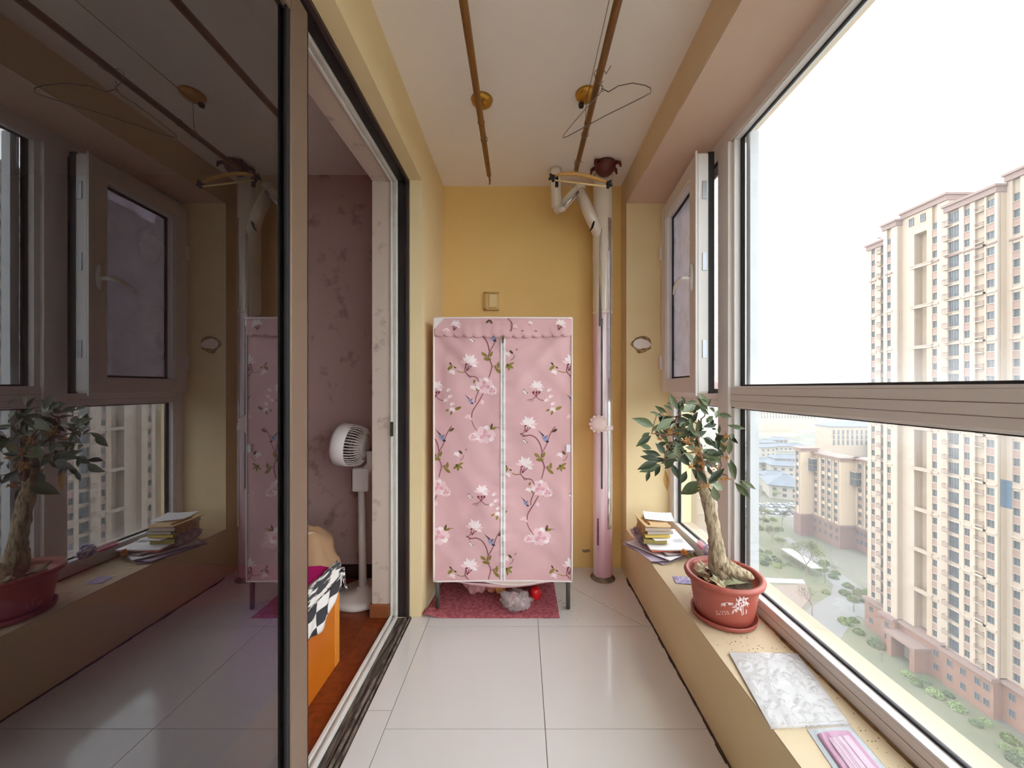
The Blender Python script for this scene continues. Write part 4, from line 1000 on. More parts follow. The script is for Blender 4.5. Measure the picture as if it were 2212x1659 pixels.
# dry leaves heaped on the soil
DL = [leaf_mesh('dry_leaf', mt, 0.55, 0.25*s, 0.3*s) for mt in (DRY1, DRY2, DRY3) for s in (1, -1)]
spots = [(1492, 1215, 0.07), (1475, 1232, 0.06), (1500, 1240, 0.05), (1510, 1212, 0.065), (1486, 1246, 0.06), (1520, 1255, 0.06), (1538, 1258, 0.06), (1556, 1262, 0.06), (1575, 1262, 0.05), (1596, 1258, 0.055), (1612, 1252, 0.06), (1590, 1215, 0.06), (1570, 1206, 0.05), (1508, 1228, 0.06), (1480, 1222, 0.05), (1545, 1266, 0.05), (1500, 1250, 0.05), (1606, 1222, 0.05), (1528, 1264, 0.05), (1470, 1240, 0.05)]
for i, (x, y, L) in enumerate(spots):
    dz = CAMZ-(ZS+0.163); d_ = FPX*dz/(y-838+8); p = Vector(((x-1128)*d_/FPX, d_, ZS+0.172+0.012*R.random()))
    v = p-Vector((pc.x, pc.y, p.z))
    if v.length > 0.085: p = Vector((pc.x, pc.y, p.z))+v.normalized()*0.085
    M = Matrix.Translation(p) @ Matrix.Rotation(R.uniform(0, 6.28), 4, 'Z') @ Matrix.Rotation(R.uniform(-0.3, 0.35), 4, 'X') @ Matrix.Rotation(R.uniform(-0.4, 0.4), 4, 'Y') @ Matrix.Scale(L*1.05, 4) @ Matrix.Translation((0, -0.5, 0))
    inst('dry_leaf', DL[i % 6], None, None, M=M, label='curled dry leaf lying on the soil of the red pot', category='leaf', group='dry leaves on the pot soil')

# ------------------------------------------------------------------ papers on the sill
def sheet(name, c, w, l, z, h, rz, mt, label, cat='paper', curl=0.0, seed=0, parent=None, tilt=(0, 0), group=None, nseg=10):
    m = MB(); ca, sa = math.cos(rz), math.sin(rz)
    def top(u, v, dz):
        x, y = (u-0.5)*w, (v-0.5)*l
        zz = z+dz+curl*(mnoise.noise(Vector((u*1.8+seed, v*1.8, seed)))*0.5+0.5)*((abs(u-0.5)*2)**2+(abs(v-0.5)*2)**2)*0.6+tilt[0]*x+tilt[1]*y
        return (c[0]+x*ca-y*sa, c[1]+x*sa+y*ca, max(zz, ZS+0.001+dz))
    n = nseg
    V = [top(i/n, j/n, h) for j in range(n+1) for i in range(n+1)]+[top(i/n, j/n, 0) for j in range(n+1) for i in range(n+1)]
    o = (n+1)**2
    F = [(j*(n+1)+i, j*(n+1)+i+1, (j+1)*(n+1)+i+1, (j+1)*(n+1)+i) for j in range(n) for i in range(n)]
    F += [tuple(o+q for q in reversed(f)) for f in F]
    for i in range(n):
        F += [(i, o+i, o+i+1, i+1), (n*(n+1)+i+1, o+n*(n+1)+i+1, o+n*(n+1)+i, n*(n+1)+i),
              ((i+1)*(n+1), o+(i+1)*(n+1), o+i*(n+1), i*(n+1)), (i*(n+1)+n, o+i*(n+1)+n, o+(i+1)*(n+1)+n, (i+1)*(n+1)+n)]
    m.add(V, F)
    ob = m.build(name, mt, parent, label=label, category=cat, group=group)
    return ob, top
bc = (0.80, 2.19)
z = ZS+0.001
sheet('paper_sheet', (0.79, 2.17), 0.24, 0.30, z, 0.003, 0.5, MAUVE, 'crumpled mauve paper at the bottom of the paper pile', curl=0.006, seed=1); z += 0.009
sheet('paper_sheet', (0.76, 2.15), 0.20, 0.28, z, 0.003, 0.25, mat('lilac_grey', '#b3a4b4', 0.6), 'lilac-grey paper jutting over the sill edge', curl=0.014, seed=2); z += 0.010
sheet('paper_sheet', (0.80, 2.16), 0.21, 0.29, z, 0.003, 0.62, WHT, 'white sheet turned corner-out under the red booklet', curl=0.012, seed=3); z += 0.008
sheet('newspaper', (0.86, 2.17), 0.18, 0.26, z, 0.006, 0.2, mat('newsprint', '#b5a5a0', 0.8, '#8f7f80', 30, 0.4, 0.6), 'folded newsprint sticking out toward the pot', curl=0.012, seed=8); z += 0.010
sheet('booklet', (0.82, 2.19), 0.20, 0.26, z, 0.008, 0.05, REDP, 'thin red and orange booklet in the paper pile', 'booklet', curl=0.004, seed=4); z += 0.011
nb, topf = sheet('paper_sheet', (0.845, 2.20), 0.24, 0.30, z, 0.006, -0.05, WHT, 'large white printed sheet with a drawing of rings', curl=0.006, seed=5); zt_nb = z; z += 0.011
m = MB()
for i in range(3):
    for k in range(5):
        a = topf(0.72+0.05*k, 0.36+0.06*i, 0.0072); m.tube([(a[0]+0.007*math.cos(q*PI/5), a[1]+0.010*math.sin(q*PI/5), a[2]) for q in range(10)], 0.0006, 3, closed=True)
m.build('printed_rings', INK, nb, kind='stuff')
sheet('notebook', (0.775, 2.20), 0.13, 0.17, z, 0.024, -0.1, mat('olive_pages', '#b8a868', 0.8, '#8f8450', 2, 0.4, 0.6, stretch=(1, 1, 300)), 'olive bound notepad low in the small book stack', 'notebook', seed=6); z += 0.0255
sheet('paper_sheet', (0.815, 2.185), 0.14, 0.17, z, 0.002, 0.15, WHT, 'folded white slip between the small books', curl=0.006, seed=9); z += 0.008
sheet('notebook', (0.785, 2.21), 0.145, 0.18, z, 0.012, -0.02, YELP, 'yellow paper notebook in the small book stack', 'notebook', curl=0.003, seed=10); z += 0.016
sheet('notebook', (0.80, 2.22), 0.15, 0.18, z, 0.016, 0.03, GREYP, 'grey-edged book in the middle of the small stack', 'book', seed=11); z += 0.0175
sheet('notebook', (0.792, 2.225), 0.145, 0.18, z, 0.018, -0.03, mat('cream_pages', '#d8c6b4', 0.8, '#b7a594', 2, 0.4, 0.6, stretch=(1, 1, 300)), 'thick cream paged book below the kraft envelope', 'book', seed=12); z += 0.0195
sheet('kraft_envelope', (0.79, 2.23), 0.15, 0.20, z, 0.006, 0.0, KRAFT, 'tan kraft envelope on top of the small books', 'envelope', curl=0.010, seed=13); z += 0.012
tp, topf = sheet('paper_sheet', (0.845, 2.28), 0.17, 0.15, z, 0.001, -0.25, WHT, 'curved white note with rows of writing on the very top', curl=0.012, seed=14)
m = MB()
for i in range(4):
    for k in range(6):
        a = topf(0.15+0.12*k, 0.15+0.2*i, 0.0018); m.box(a[0], a[0]+0.006, a[1], a[1]+0.002, a[2], a[2]+0.0004)
m.build('handwriting', INK, tp, kind='stuff')
# bent old pages hanging at the left of the small books
m = MB()
for k in range(9):
    x0 = 0.712+0.004*k
    m.grid(lambda u, v: (x0-0.006+0.012*v+0.006*mnoise.noise(Vector((u*4, v*4, k))), 2.15+0.13*u, ZS+0.062+0.085*v+0.002*k*v), 6, 6)
m.build('loose_pages', mat('aged_pages', '#c9a468', 0.8, '#a98450', 14, 0.4, 0.6), solid=0.0008, label='curled aged yellow-brown pages along the left of the book stack', category='paper')
m = MB()
for k in range(6):
    m.grid(lambda u, v: (0.668+0.006*k+0.035*v*v+0.006*mnoise.noise(Vector((u*5, v*4, k+20))), 2.13+0.14*u, ZS+0.035+0.055*(1-v)+0.004*k), 6, 6)
m.build('loose_pages', mat('flyer', '#cdb4b2', 0.6, '#a58c92', 30, 0.45, 0.55), solid=0.0008, label='crumpled pinkish flyers slumped over the sill edge beside the books', category='paper')
# small things on the window ledge
LZ = ZS+0.062
br = thing('brush', (1.0, 2.05, LZ), 'pink brush lying on the window rail by the papers', 'brush')
q0, q1 = Vector((1.005, 2.10, LZ+0.006)), Vector((1.005, 1.94, LZ+0.006))
m = MB(); m.tube([q0+(q1-q0)*f for f in (0, 0.1, 0.3, 0.5, 0.6, 0.8, 1.0)], [0.008, 0.016, 0.018, 0.015, 0.007, 0.006, 0.005], 10); m.v = [(x-0.0, y, LZ+0.004+(z-LZ-0.006)*0.5+0.004) for x, y, z in m.v]
m.build('brush_back', PINKPL, br, smooth=True)
m = MB()
for i in range(10):
    for k in range(4): m.tube([(0.994+0.007*k, 2.09-0.009*i, LZ+0.014), (0.994+0.007*k, 2.09-0.009*i, LZ+0.034)], 0.0012, 4)
m.build('bristles', PINKPAL, br, kind='stuff')
crumple('candy_wrapper', (0.985, 1.93, ZS+0.064+0.034), (0.022, 0.035, 0.034), PURP, 11, None, 0.6, label='crumpled purple and white wrapper standing on the window rail', category='wrapper')
a = at(1467, 1250, 1.83)
m = MB(); m.grid(lambda u, v: (0.755+0.075*u+0.01*v, 1.80+0.07*v-0.01*u, ZS+0.002+0.006*abs(mnoise.noise(Vector((u*4, v*4, 2))))), 10, 10)
m.build('candy_wrapper', PURP2, solid=0.0006, label='flat lilac wrapper on the sill left of the pot', category='wrapper')
crumple('dried_peel', (0.90, 2.03, ZS+0.050), (0.014, 0.014, 0.016), mat('orange_peel', '#c9803c', 0.6), 12, None, 0.6, label='small dried orange peel on the papers behind the pot', category='peel')
crumple('blue_wrapper', (0.945, 2.13, ZS+0.018), (0.03, 0.06, 0.016), mat('blue_wrap', '#6f84c0', 0.4, '#c9d070', 10, 0.5, 0.55), 13, None, 0.6, label='blue and lime wrapper tucked between papers and window', category='wrapper')
# white board in a clear sleeve
B4 = [Vector((0.746, 1.324)), Vector((0.988, 1.319)), Vector((0.930, 1.045)), Vector((0.699, 1.032))]
brd = thing('sleeved_board', (0.84, 1.18, ZS), 'white card in a wrinkled clear plastic sleeve on the sill', 'card')
m = MB().prism([(p.x, p.y, ZS+0.001) for p in reversed(B4)], (0, 0, 0.005)); m.build('card', mat('card_white', '#cccac8', 0.55), brd)
def quad(u, v):
    a = B4[3]+(B4[2]-B4[3])*u; b = B4[0]+(B4[1]-B4[0])*u; return a+(b-a)*v
m = MB()
def slv(u, v):
    p = quad(-0.01+1.03*u, -0.045+1.055*v); e = min(1, u*12, (1-u)*12, (1-v)*12)
    f = mnoise.noise(Vector((u*5+v*2, v*6-u*3, 3)))*0.5+abs(mnoise.noise(Vector((u*9, v*12, 8))))*0.6
    return (p.x, p.y, ZS+0.0075+max(0, e)*0.016*max(0, f)+(0.004 if v < 0.06 else 0)*R.random())
m.grid(slv, 40, 44); m.build('plastic_sleeve', CLEAR, brd)
# pink masks pack
MK = [Vector((0.802, 1.030)), Vector((0.925, 1.040)), Vector((0.90, 0.80)), Vector((0.765, 0.79))]
mk = thing('mask_pack', (0.85, 0.92, ZS), 'sealed pack of pink pleated face masks on the sill', 'mask pack')
def mq(u, v, q=MK):
    a = q[3]+(q[2]-q[3])*u; b = q[0]+(q[1]-q[0])*u; return a+(b-a)*v
m = MB(); m.grid(lambda u, v: (*mq(0.12+0.76*u, 0.08+0.84*v), ZS+0.004+0.006*math.sin(PI*u)**0.5+0.0012*math.floor(u*5)/5*(1 if u > 0.3 else 0)), 30, 10)
pinkm = mat('mask_pink', '#c482a8', 0.6, '#b66f9a', 6, 0.4, 0.6)
m.build('folded_masks', pinkm, mk, solid=0.002)
m = MB(); m.grid(lambda u, v: (*mq(0.26+0.50*u, 0.04+0.80*v), ZS+0.0120+0.0012*math.floor(u*3)), 24, 4)
m.build('top_mask', mat('mask_pale', '#d4b2c6', 0.6), mk, solid=0.001)
m = MB()
for u in (0.34, 0.46, 0.58):
    a = mq(u, 0.06); b = mq(u, 0.84); m.tube([(a.x, a.y, ZS+0.0150), (b.x, b.y, ZS+0.0150)], 0.0006, 4)
m.build('pleat', mat('pleat', '#b086a0', 0.7), mk)
m = MB(); m.grid(lambda u, v: (*mq(-0.02+1.06*u, v), ZS+0.0035+(0.014+0.003*mnoise.noise(Vector((u*8, v*8, 5))))*min(1, max(0, min(u, 1-u)*8))**0.6), 26, 20); m.build('clear_wrapper', CLEAR, mk)
m = MB(); m.prism([(p.x, p.y, ZS+0.0006) for p in (mq(-0.02, 0), mq(1.04, 0), mq(1.04, 1), mq(-0.02, 1))], (0, 0, 0.001)); m.build('wrapper_back', mat('pack_pale', '#bcc6c9', 0.5), mk)
# crumbs of soil on the sill
m = MB()
for k in range(150):
    if R.random() < 0.55: x, y = R.gauss(0.96, 0.02), R.uniform(0.6, 1.7)
    else: x, y = R.gauss(0.86, 0.07), R.gauss(1.40, 0.09)
    if not (0.715 < x < 0.998): continue
    s = R.uniform(0.0006, 0.0017); m.box(x, x+s*1.6, y, y+s*1.5, ZS, ZS+s*0.8)
m.build('soil_crumbs', mat('crumb', '#5a4430', 0.95), kind='stuff', label='crumbs of soil scattered along the windowsill', category='soil')
m = MB()
yy = 0.3
while yy < 2.2:
    w = 0.010+0.012*abs(mnoise.noise(Vector((yy*7, 1, 0)))); m.box(XW-w, XW+0.001, yy, yy+0.03, ZS, ZS+0.0012+0.0015*abs(mnoise.noise(Vector((yy*13, 5, 0))))); yy += 0.029
m.build('dirt_seam', mat('sill_dirt', '#6b4f36', 0.95, '#8f7048', 30, 0.4, 0.6), par, kind='stuff')

# ------------------------------------------------------------------ bedroom furniture
fan = thing('pedestal_fan', (-0.985, 2.27, 0), 'white pedestal air circulator fan facing into the bedroom', 'fan')
fx, fy = -0.985, 2.27
FAN = mat('fan_white', '#dcd2cc', 0.4)
MB().lathe([(0, 0.001), (0.165, 0.001), (0.17, 0.012), (0.165, 0.03), (0.14, 0.04), (0.04, 0.052), (0.03, 0.07), (0, 0.07)], (fx, fy, 0), 36).build('base', FAN, fan, smooth=True)
MB().tube([(fx, fy, 0.06), (fx-0.01, fy, 0.66)], [0.024, 0.019], 14).build('pole', FAN, fan, smooth=True)
bx(fx-0.055, fx+0.045, fy-0.035, fy+0.035, 0.655, 0.80).build('control_box', FAN, fan, bevel=0.012)
MB().tube([(fx+0.02, fy, 0.78), (fx+0.055, fy, 0.82), (fx+0.05, fy, 0.90)], [0.03, 0.03, 0.028], 10).build('yoke', FAN, fan, smooth=True)
hz2 = 0.935
# head: axis along -x, tilted slightly
def headring(prof, nm, mt, n=32, sm=True):
    m = MB().lathe(prof, (0, 0, 0), n, axis='x'); T = math.radians(-6)
    m.v = [(fx-0.06+p[0]*math.cos(T)-p[2]*math.sin(T), fy+p[1], hz2+p[0]*math.sin(T)+p[2]*math.cos(T)) for p in m.v]
    return m.build(nm, mt, fan, smooth=sm)
headring([(0.09, -0.085), (0.125, -0.088), (0.132, -0.07), (0.130, 0.0), (0.124, 0.0), (0.118, -0.06), (0.09, -0.07)], 'front_ring', FAN)
headring([(0.0, 0.03), (0.100, 0.03), (0.100, 0.01), (0.0, 0.01)], 'blade_disc', mat('fan_dark', '#6d5d58', 0.5))
headring([(0.0, 0.085), (0.055, 0.085), (0.075, 0.075), (0.075, 0.035), (0.0, 0.035)], 'motor_housing', FAN)
m = MB(); T = math.radians(-6)
for k in range(44):
    a = 2*PI*k/44
    pts = [(0.0, 0.125), (0.03, 0.124), (0.06, 0.112), (0.08, 0.08)]
    P = [(x, r*math.cos(a), r*math.sin(a)) for x, r in pts]
    m.tube([(fx-0.06+p[0]*math.cos(T)-p[2]*math.sin(T), fy+p[1], hz2+p[0]*math.sin(T)+p[2]*math.cos(T)) for p in P], 0.0028, 5, cap=False)
m.build('rear_grille', FAN, fan, smooth=True)
m = MB()
for r_ in (0.03, 0.055, 0.08, 0.105):
    m.tube([(fx-0.06-0.085, fy+r_*math.cos(2*PI*i/28), hz2+r_*math.sin(2*PI*i/28)+0.009) for i in range(28)], 0.0025, 5, closed=True)
m.build('front_grille', FAN, fan, smooth=True)
bx(fx-0.0565, fx-0.054, fy-0.03, fy+0.03, 0.67, 0.79).build('control_panel', mat('panel_dark', '#4a3c38', 0.3), fan)
# bed
BXf = -0.865; BYe = 1.735
bed = thing('bed', (-1.5, 0.8, 0), 'orange wooden bed with magenta sheet and black-white checked cover', 'bed')
bx(BXf-0.02, BXf, 0.0, BYe-0.04, 0.0, 0.33).build('side_panel', ORANGE, bed)
bx(BXf-0.05, BXf+0.003, BYe-0.04, BYe, 0.0, 0.33).build('corner_post', mat('orange_post', '#d98a34', 0.3), bed, bevel=0.003)
bx(-2.4, BXf-0.05, BYe-0.025, BYe, 0.0, 0.33).build('end_panel', ORANGE, bed)
bx(-2.4, BXf-0.02, 0.0, BYe-0.025, 0.02, 0.30).build('bed_base', ORANGE, bed)
m = MB(); m.grid(lambda u, v: (-2.4+(1.50)*u, 0.0+1.73*v, 0.455+0.018*mnoise.noise(Vector((u*5, v*6, 2)))+(0.0 if u < 0.97 else -0.012)), 30, 36)
m.build('magenta_sheet', MAGENTA, bed, smooth=True)
bx(-2.4, BXf-0.03, 0.0, BYe-0.01, 0.30, 0.44).build('mattress', CREAMF, bed, bevel=0.02)
# draped cover: folded roll at the edge and checked skirt
CH = bpy.data.materials.new('checked_cloth'); CH.use_nodes = True; nt = CH.node_tree
ck_ = nt.nodes.new('ShaderNodeTexChecker'); ck_.inputs['Scale'].default_value = 1.0; ck_.inputs['Color1'].default_value = (0.03, 0.03, 0.035, 1); ck_.inputs['Color2'].default_value = (0.75, 0.72, 0.68, 1)
tc = nt.nodes.new('ShaderNodeTexCoord'); mp = nt.nodes.new('ShaderNodeMapping'); mp.inputs['Scale'].default_value = (0.001, 11, 17)
nt.links.new(tc.outputs['Object'], mp.inputs[0]); nt.links.new(mp.outputs[0], ck_.inputs['Vector']); nt.links.new(ck_.outputs[0], nt.nodes['Principled BSDF'].inputs['Base Color']); nt.nodes['Principled BSDF'].inputs['Roughness'].default_value = 0.8
MATS['checked'] = CH
STR = mat('striped_cloth', '#e0dad2', 0.8, '#3a3a3e', 7, 0.47, 0.53, stretch=(6, 1.4, 10))
def hem(v): return 0.315+0.05*math.sin(v*9)*0.5-0.06*(1-v)
m = MB(); m.grid(lambda u, v: (BXf+0.012+0.006*math.sin(v*22+u*3), 1.36+0.385*v, 0.40+(hem(v)-0.40)*u), 8, 60)
m.build('checked_skirt', CH, bed, smooth=True, solid=0.003)
m = MB(); m.grid(lambda u, v: (BXf-0.022+0.038*u, 1.36+0.385*v, 0.462+0.012*math.sin(u*PI)-0.058*u*u+0.006*mnoise.noise(Vector((u*4, v*18, 6)))), 10, 60)
m.build('folded_cover', STR, bed, smooth=True, solid=0.003)
m = MB(); m.tube([(BXf+0.018, BYe-0.0, 0.44), (BXf+0.02, BYe+0.012, 0.36), (BXf+0.03, BYe+0.016, 0.33)], [0.008, 0.006, 0.003], 6); m.build('cloth_tie', STR, bed)
m = MB(); m.grid(lambda u, v: (-2.38+1.53*u, 0.02+1.32*v, 0.49+0.04*mnoise.noise(Vector((u*5, v*5, 12)))-(0.24*((u-0.93)/0.07)**3 if u > 0.93 else 0)), 36, 30)
m.build('purple_blanket', mat('purple_blanket', '#a83aa8', 0.8, '#8a2a94', 5, 0.35, 0.7), bed, smooth=True, solid=0.01)
sack = thing('sack', (-1.22, 2.08, 0), 'tan sack with a cream cloth on top behind the bed', 'sack')
m = MB(); m.sphere((-1.24, 2.10, 0.24), (0.17, 0.15, 0.25), 22, 14, jit=0.25, seed=5); m.v = [(x, y, max(z, 0.001)) for x, y, z in m.v]; m.build('sack_body', TANB, sack, smooth=True)
crumple('cream_cloth', (-1.31, 2.02, 0.46), (0.10, 0.08, 0.05), CREAMF, 22, sack, 0.7)
# ------------------------------------------------------------------ outside: ground
GZ = CAMZ-59.0
def gp(x, y, z=GZ):                                     # photo pixel -> point on the ground
    d_ = FPX*(CAMZ-z)/(y-838); return ((x-1128)*d_/FPX, d_, z)
E_CREAM = mat('facade_cream', '#9c8b79', 0.85, '#948370', 0.3, 0.3, 0.8)
E_CREAM2 = mat('facade_ivory', '#9c8d7e', 0.85)
E_PINK = mat('facade_pink', '#836c62', 0.85)
E_CORN = mat('facade_cornice', '#78645d', 0.85)
E_BRICK = mat('facade_brick', '#7e6052', 0.9, '#745546', 1.0, 0.3, 0.8)
E_GLASS = mat('facade_glass', '#3c4348', 0.15, '#4c5459', 0.5, 0.3, 0.7)
E_FRAME = mat('facade_frame', '#6d6966', 0.6)
E_RAIL = mat('balcony_rail', '#6d5c57', 0.6)
E_ROOF = mat('grey_roof', '#474f58', 0.7, '#555d66', 0.4, 0.3, 0.7)
E_ROOFD = mat('roof_dark', '#4c545c', 0.7)
E_WALLG = mat('house_wall', '#969086', 0.85)
E_ROAD = mat('asphalt', '#6c6c69', 0.9)
E_LAWN = mat('lawn', '#585c46', 0.95, '#666452', 0.12, 0.35, 0.7)
E_EARTH = mat('ground_cover', '#5a5c50', 0.95, '#66645a', 0.05, 0.35, 0.7)
E_PLAZA = mat('plaza_paving', '#75695f', 0.9)
E_TAN = mat('tan_earth', '#84755e', 0.95)
E_WHT = mat('white_roof', '#9a9894', 0.7)

bx(-60, 3500, -700, 3500, GZ-0.5, GZ).build('ground', E_EARTH, kind='structure', label='ground far below the tower blocks')
def gpoly(name, pxs, mt, lift, label):
    MB().prism([(gp(x, y)[0], gp(x, y)[1], GZ) for x, y in pxs], (0, 0, lift)).build(name, mt, kind='structure', label=label)
gpoly('lawn', [(1560, 1105), (1690, 1118), (1712, 1160), (1755, 1215), (1790, 1262), (1785, 1300), (1700, 1290), (1560, 1200)], E_LAWN, 0.04, 'pale spring lawn between the apartment blocks')
gpoly('lawn_near', [(1830, 1330), (1890, 1350), (2060, 1480), (2212, 1605), (2500, 1830), (2300, 1830), (1960, 1560), (1800, 1430)], E_LAWN, 0.05, 'green planting strip at the foot of the apartment tower')
gpoly('road', [(1690, 1163), (1704, 1160), (1770, 1208), (1840, 1255), (1890, 1290), (1890, 1345), (1850, 1330), (1790, 1420), (1700, 1400), (1640, 1330), (1740, 1320), (1795, 1285), (1800, 1265), (1740, 1205)], E_ROAD, 0.08, 'grey access road curving between the blocks')
gpoly('plaza', [(1640, 1268), (1740, 1262), (1752, 1290), (1720, 1330), (1640, 1330)], E_PLAZA, 0.12, 'reddish paved plaza beside the road')
gpoly('path', [(1620, 1248), (1735, 1253), (1740, 1262), (1625, 1258)], E_WHT, 0.2, 'pale canopy strip along the plaza')
gpoly('car_park', [(1600, 1090), (1725, 1088), (1725, 1118), (1600, 1112)], E_ROAD, 0.05, 'car park beside the low houses')
gpoly('bare_field', [(1600, 925), (1700, 905), (1760, 912), (1760, 935), (1600, 945)], E_TAN, 0.3, 'tan bare field in front of the hills')
# hills
def hillrow(dist, h0, amp, sc, seed, mt, label):
    m = MB(); n = 90
    def fn(u, v):
        x = -600+4100*u; hh = h0*(0.6+0.4*math.sin(u*2.5+seed))+amp*mnoise.noise(Vector((u*sc+seed, seed, 0)))+amp*0.4*mnoise.noise(Vector((u*sc*3+seed, seed, 0)))
        return (x, dist+400*v, GZ+max(0, hh)*math.sin(min(1, v*1.0)*PI))
    m.grid(fn, n, 8); m.build('hills', mt, smooth=True, kind='structure', label=label)
HILL = mat('hill_scrub', '#8b9084', 0.95, '#9a9a8c', 0.01, 0.3, 0.7)
hillrow(1500, 95, 40, 5, 1.2, HILL, 'nearer hazy wooded ridge'); hillrow(2300, 170, 60, 4, 4.2, HILL, 'far hazy mountain ridge')

# ------------------------------------------------------------------ apartment tower
FH = 2.89; Z0 = CAMZ+33.3                                # centre height of the top window row
PODZ = CAMZ-51.7
tower = thing('apartment_tower', (90, 78, GZ), 'tall cream apartment tower with pink bands filling the right of the view', 'building')
def tb(nm, mt, *a): return bx(*a).build(nm, mt, tower)
W_MESH = {}
def win_mesh(w, h, nm='window', bars=1):
    key = (round(w, 2), round(h, 2), bars)
    if key in W_MESH: return W_MESH[key]
    m = MB(); t = 0.07
    m.box(0.06, 0.12, -w/2, w/2, -h/2, h/2, 0)           # glass
    m.box(-0.02, 0.10, -w/2, -w/2+t, -h/2, h/2, 1).box(-0.02, 0.10, w/2-t, w/2, -h/2, h/2, 1).box(-0.02, 0.10, -w/2, w/2, -h/2, -h/2+t, 1).box(-0.02, 0.10, -w/2, w/2, h/2-t, h/2, 1)
    for k in range(bars):
        y = -w/2+w*(k+1)/(bars+1); m.box(0.0, 0.1, y-0.025, y+0.025, -h/2, h/2, 1)
    W_MESH[key] = m.mesh(nm, [E_GLASS, E_FRAME]); return W_MESH[key]
def span_mesh(w, h, mt, key, _c={}):
    if key not in _c:
        m = MB(); m.box(0.0, 0.3, -w/2, w/2, -h/2, h/2, 0); m.box(-0.12, 0.1, -w/2-0.12, w/2+0.12, h/2-0.12, h/2, 1); m.box(-0.10, 0.1, -w/2-0.08, w/2+0.08, -h/2, -h/2+0.10, 1)
        _c[key] = m.mesh('spandrel', [mt, E_CREAM2])
    return _c[key]
def balc_mesh(w, dep, h, key, _c={}):
    if key not in _c:
        m = MB(); m.box(-dep, 0.3, -w/2, w/2, -0.14, 0.0, 1)
        m.box(-dep, -dep+0.05, -w/2, w/2, h-0.08, h, 0).box(-dep, 0.2, -w/2, -w/2+0.05, h-0.08, h, 0).box(-dep, 0.2, w/2-0.05, w/2, h-0.08, h, 0)
        n = max(4, int(w/0.16))
        for i in range(n+1):
            y = -w/2+w*i/n; m.box(-dep, -dep+0.03, y-0.015, y+0.015, 0, h, 0)
        for i in range(4): m.box(-dep+0.2*i, -dep+0.2*i+0.03, -w/2, -w/2+0.03, 0, h, 0)
        _c[key] = m.mesh('balcony', [E_RAIL, E_CREAM2])
    return _c[key]
def segment(y0, y1, X, ztop, cols, bz=PODZ, floors=30, z0=Z0, deep=12.0, thing_=None, front_from=0):
    """a straight stretch of facade: backing wall, piers between the window columns, windows, spandrels, belts"""
    th = thing_ or tower
    vv = [q for q in cols if q[0] == 'v']
    if vv:
        a_, b_ = vv[0][1]-vv[0][2]/2, vv[0][1]+vv[0][2]/2
        bx(X+0.45, X+deep, y0, a_, bz, ztop).build('wall', E_CREAM, th); bx(X+0.45, X+deep, b_, y1, bz, ztop).build('wall', E_CREAM, th)
        bx(X+1.8, X+deep, a_, b_, bz, ztop).build('wall', E_CREAM, th); bx(X, X+1.8, a_, b_, z0+FH*0.5-1.6, ztop).build('wall', E_CREAM, th)
    else: bx(X+0.45, X+deep, y0, y1, bz, ztop).build('wall', E_CREAM, th)
    cols = sorted(cols, key=lambda q: q[1])
    y = y0
    for kind_, cy, w in cols:
        a_, b_ = cy-w/2, cy+w/2
        if a_-y > 0.05: bx(X, X+0.5, y, a_, bz, ztop).build('pier', E_CREAM2 if kind_ != 'v' else E_CREAM, th)
        y = b_
    if y1-y > 0.05: bx(X, X+0.5, y, y1, bz, ztop).build('pier', E_CREAM2, th)
    for kind_, cy, w in cols:
        for f in range(front_from, floors):
            zc = z0-FH*f
            if zc-1 < bz or zc+0.8 > ztop: continue
            if kind_ in ('w', 'W'):
                inst('window', win_mesh(w, 1.42, bars=1), th, (X+0.22, cy, zc))
                last = (f % 3 == 2)
                inst('spandrel', span_mesh(w, FH-1.42, E_CREAM2 if last else E_PINK, ('s', round(w, 2), last)), th, (X+0.10, cy, zc-FH/2))
            elif kind_ == 'L':                          # loggia: deep dark glazing with a small balcony beside it
                inst('loggia_window', win_mesh(w, 2.25, 'loggia_window', 3), th, (X+0.30, cy, zc+0.1))
                inst('balcony', balc_mesh(w*0.55, 0.75, 0.95, ('L', round(w, 2))), th, (X, cy+w*0.42, zc-1.2))
                inst('spandrel', span_mesh(w, FH-2.25, E_CREAM2, ('l', round(w, 2))), th, (X+0.08, cy, zc-1.32))
            elif kind_ == 'B':                          # air-conditioner shelf in a cream niche
                inst('balcony', balc_mesh(w*0.9, 0.55, 0.75, ('B', round(w, 2))), th, (X+0.25, cy, zc-0.75))
        if kind_ == 'v':                                # tall recess, three floors at a time, closed by beams
            for g in range(0, floors//3+1):
                zt = z0-FH*3*g+FH*0.5
                if g < 1 or zt-FH*0.2 < bz: continue
                bx(X-0.25, X+0.5, cy-w/2-1.0, cy+w/2+0.6, zt-0.35, zt+0.15).build('recess_beam', E_CREAM2, th)
                bx(X-0.40, X+0.5, cy-w/2-1.2, cy+w/2+0.6, zt+0.15, zt+0.30).build('recess_beam', E_CREAM2, th)
    for g in range(1, floors//3):
        zt = z0-FH*3*g+FH*0.5
        if zt > ztop-1 or zt < bz: continue
        dark = g in (1,)
        for kind_, cy, w in cols:
            if kind_ == 'v': continue
            bx(X-0.18, X+0.5, cy-w/2-0.35, cy+w/2+0.35, zt-0.22, zt+0.10).build('belt_course', E_CORN if dark else E_CREAM2, th)
    bx(X-0.7, X+deep, y0-0.25, y1+0.25, ztop-0.1, ztop+0.35).build('cornice', E_CORN, th)
    bx(X-0.35, X+deep-0.3, y0-0.1, y1+0.1, ztop-1.1, ztop-0.1).build('cornice', E_CORN, th)
segment(85.0, 91.0, 85.6, CAMZ+34.9, [('w', 89.55, 0.95), ('L', 86.6, 2.1)], front_from=0)
segment(81.9, 85.0, 83.6, CAMZ+37.3, [('w', 83.7, 0.9)])
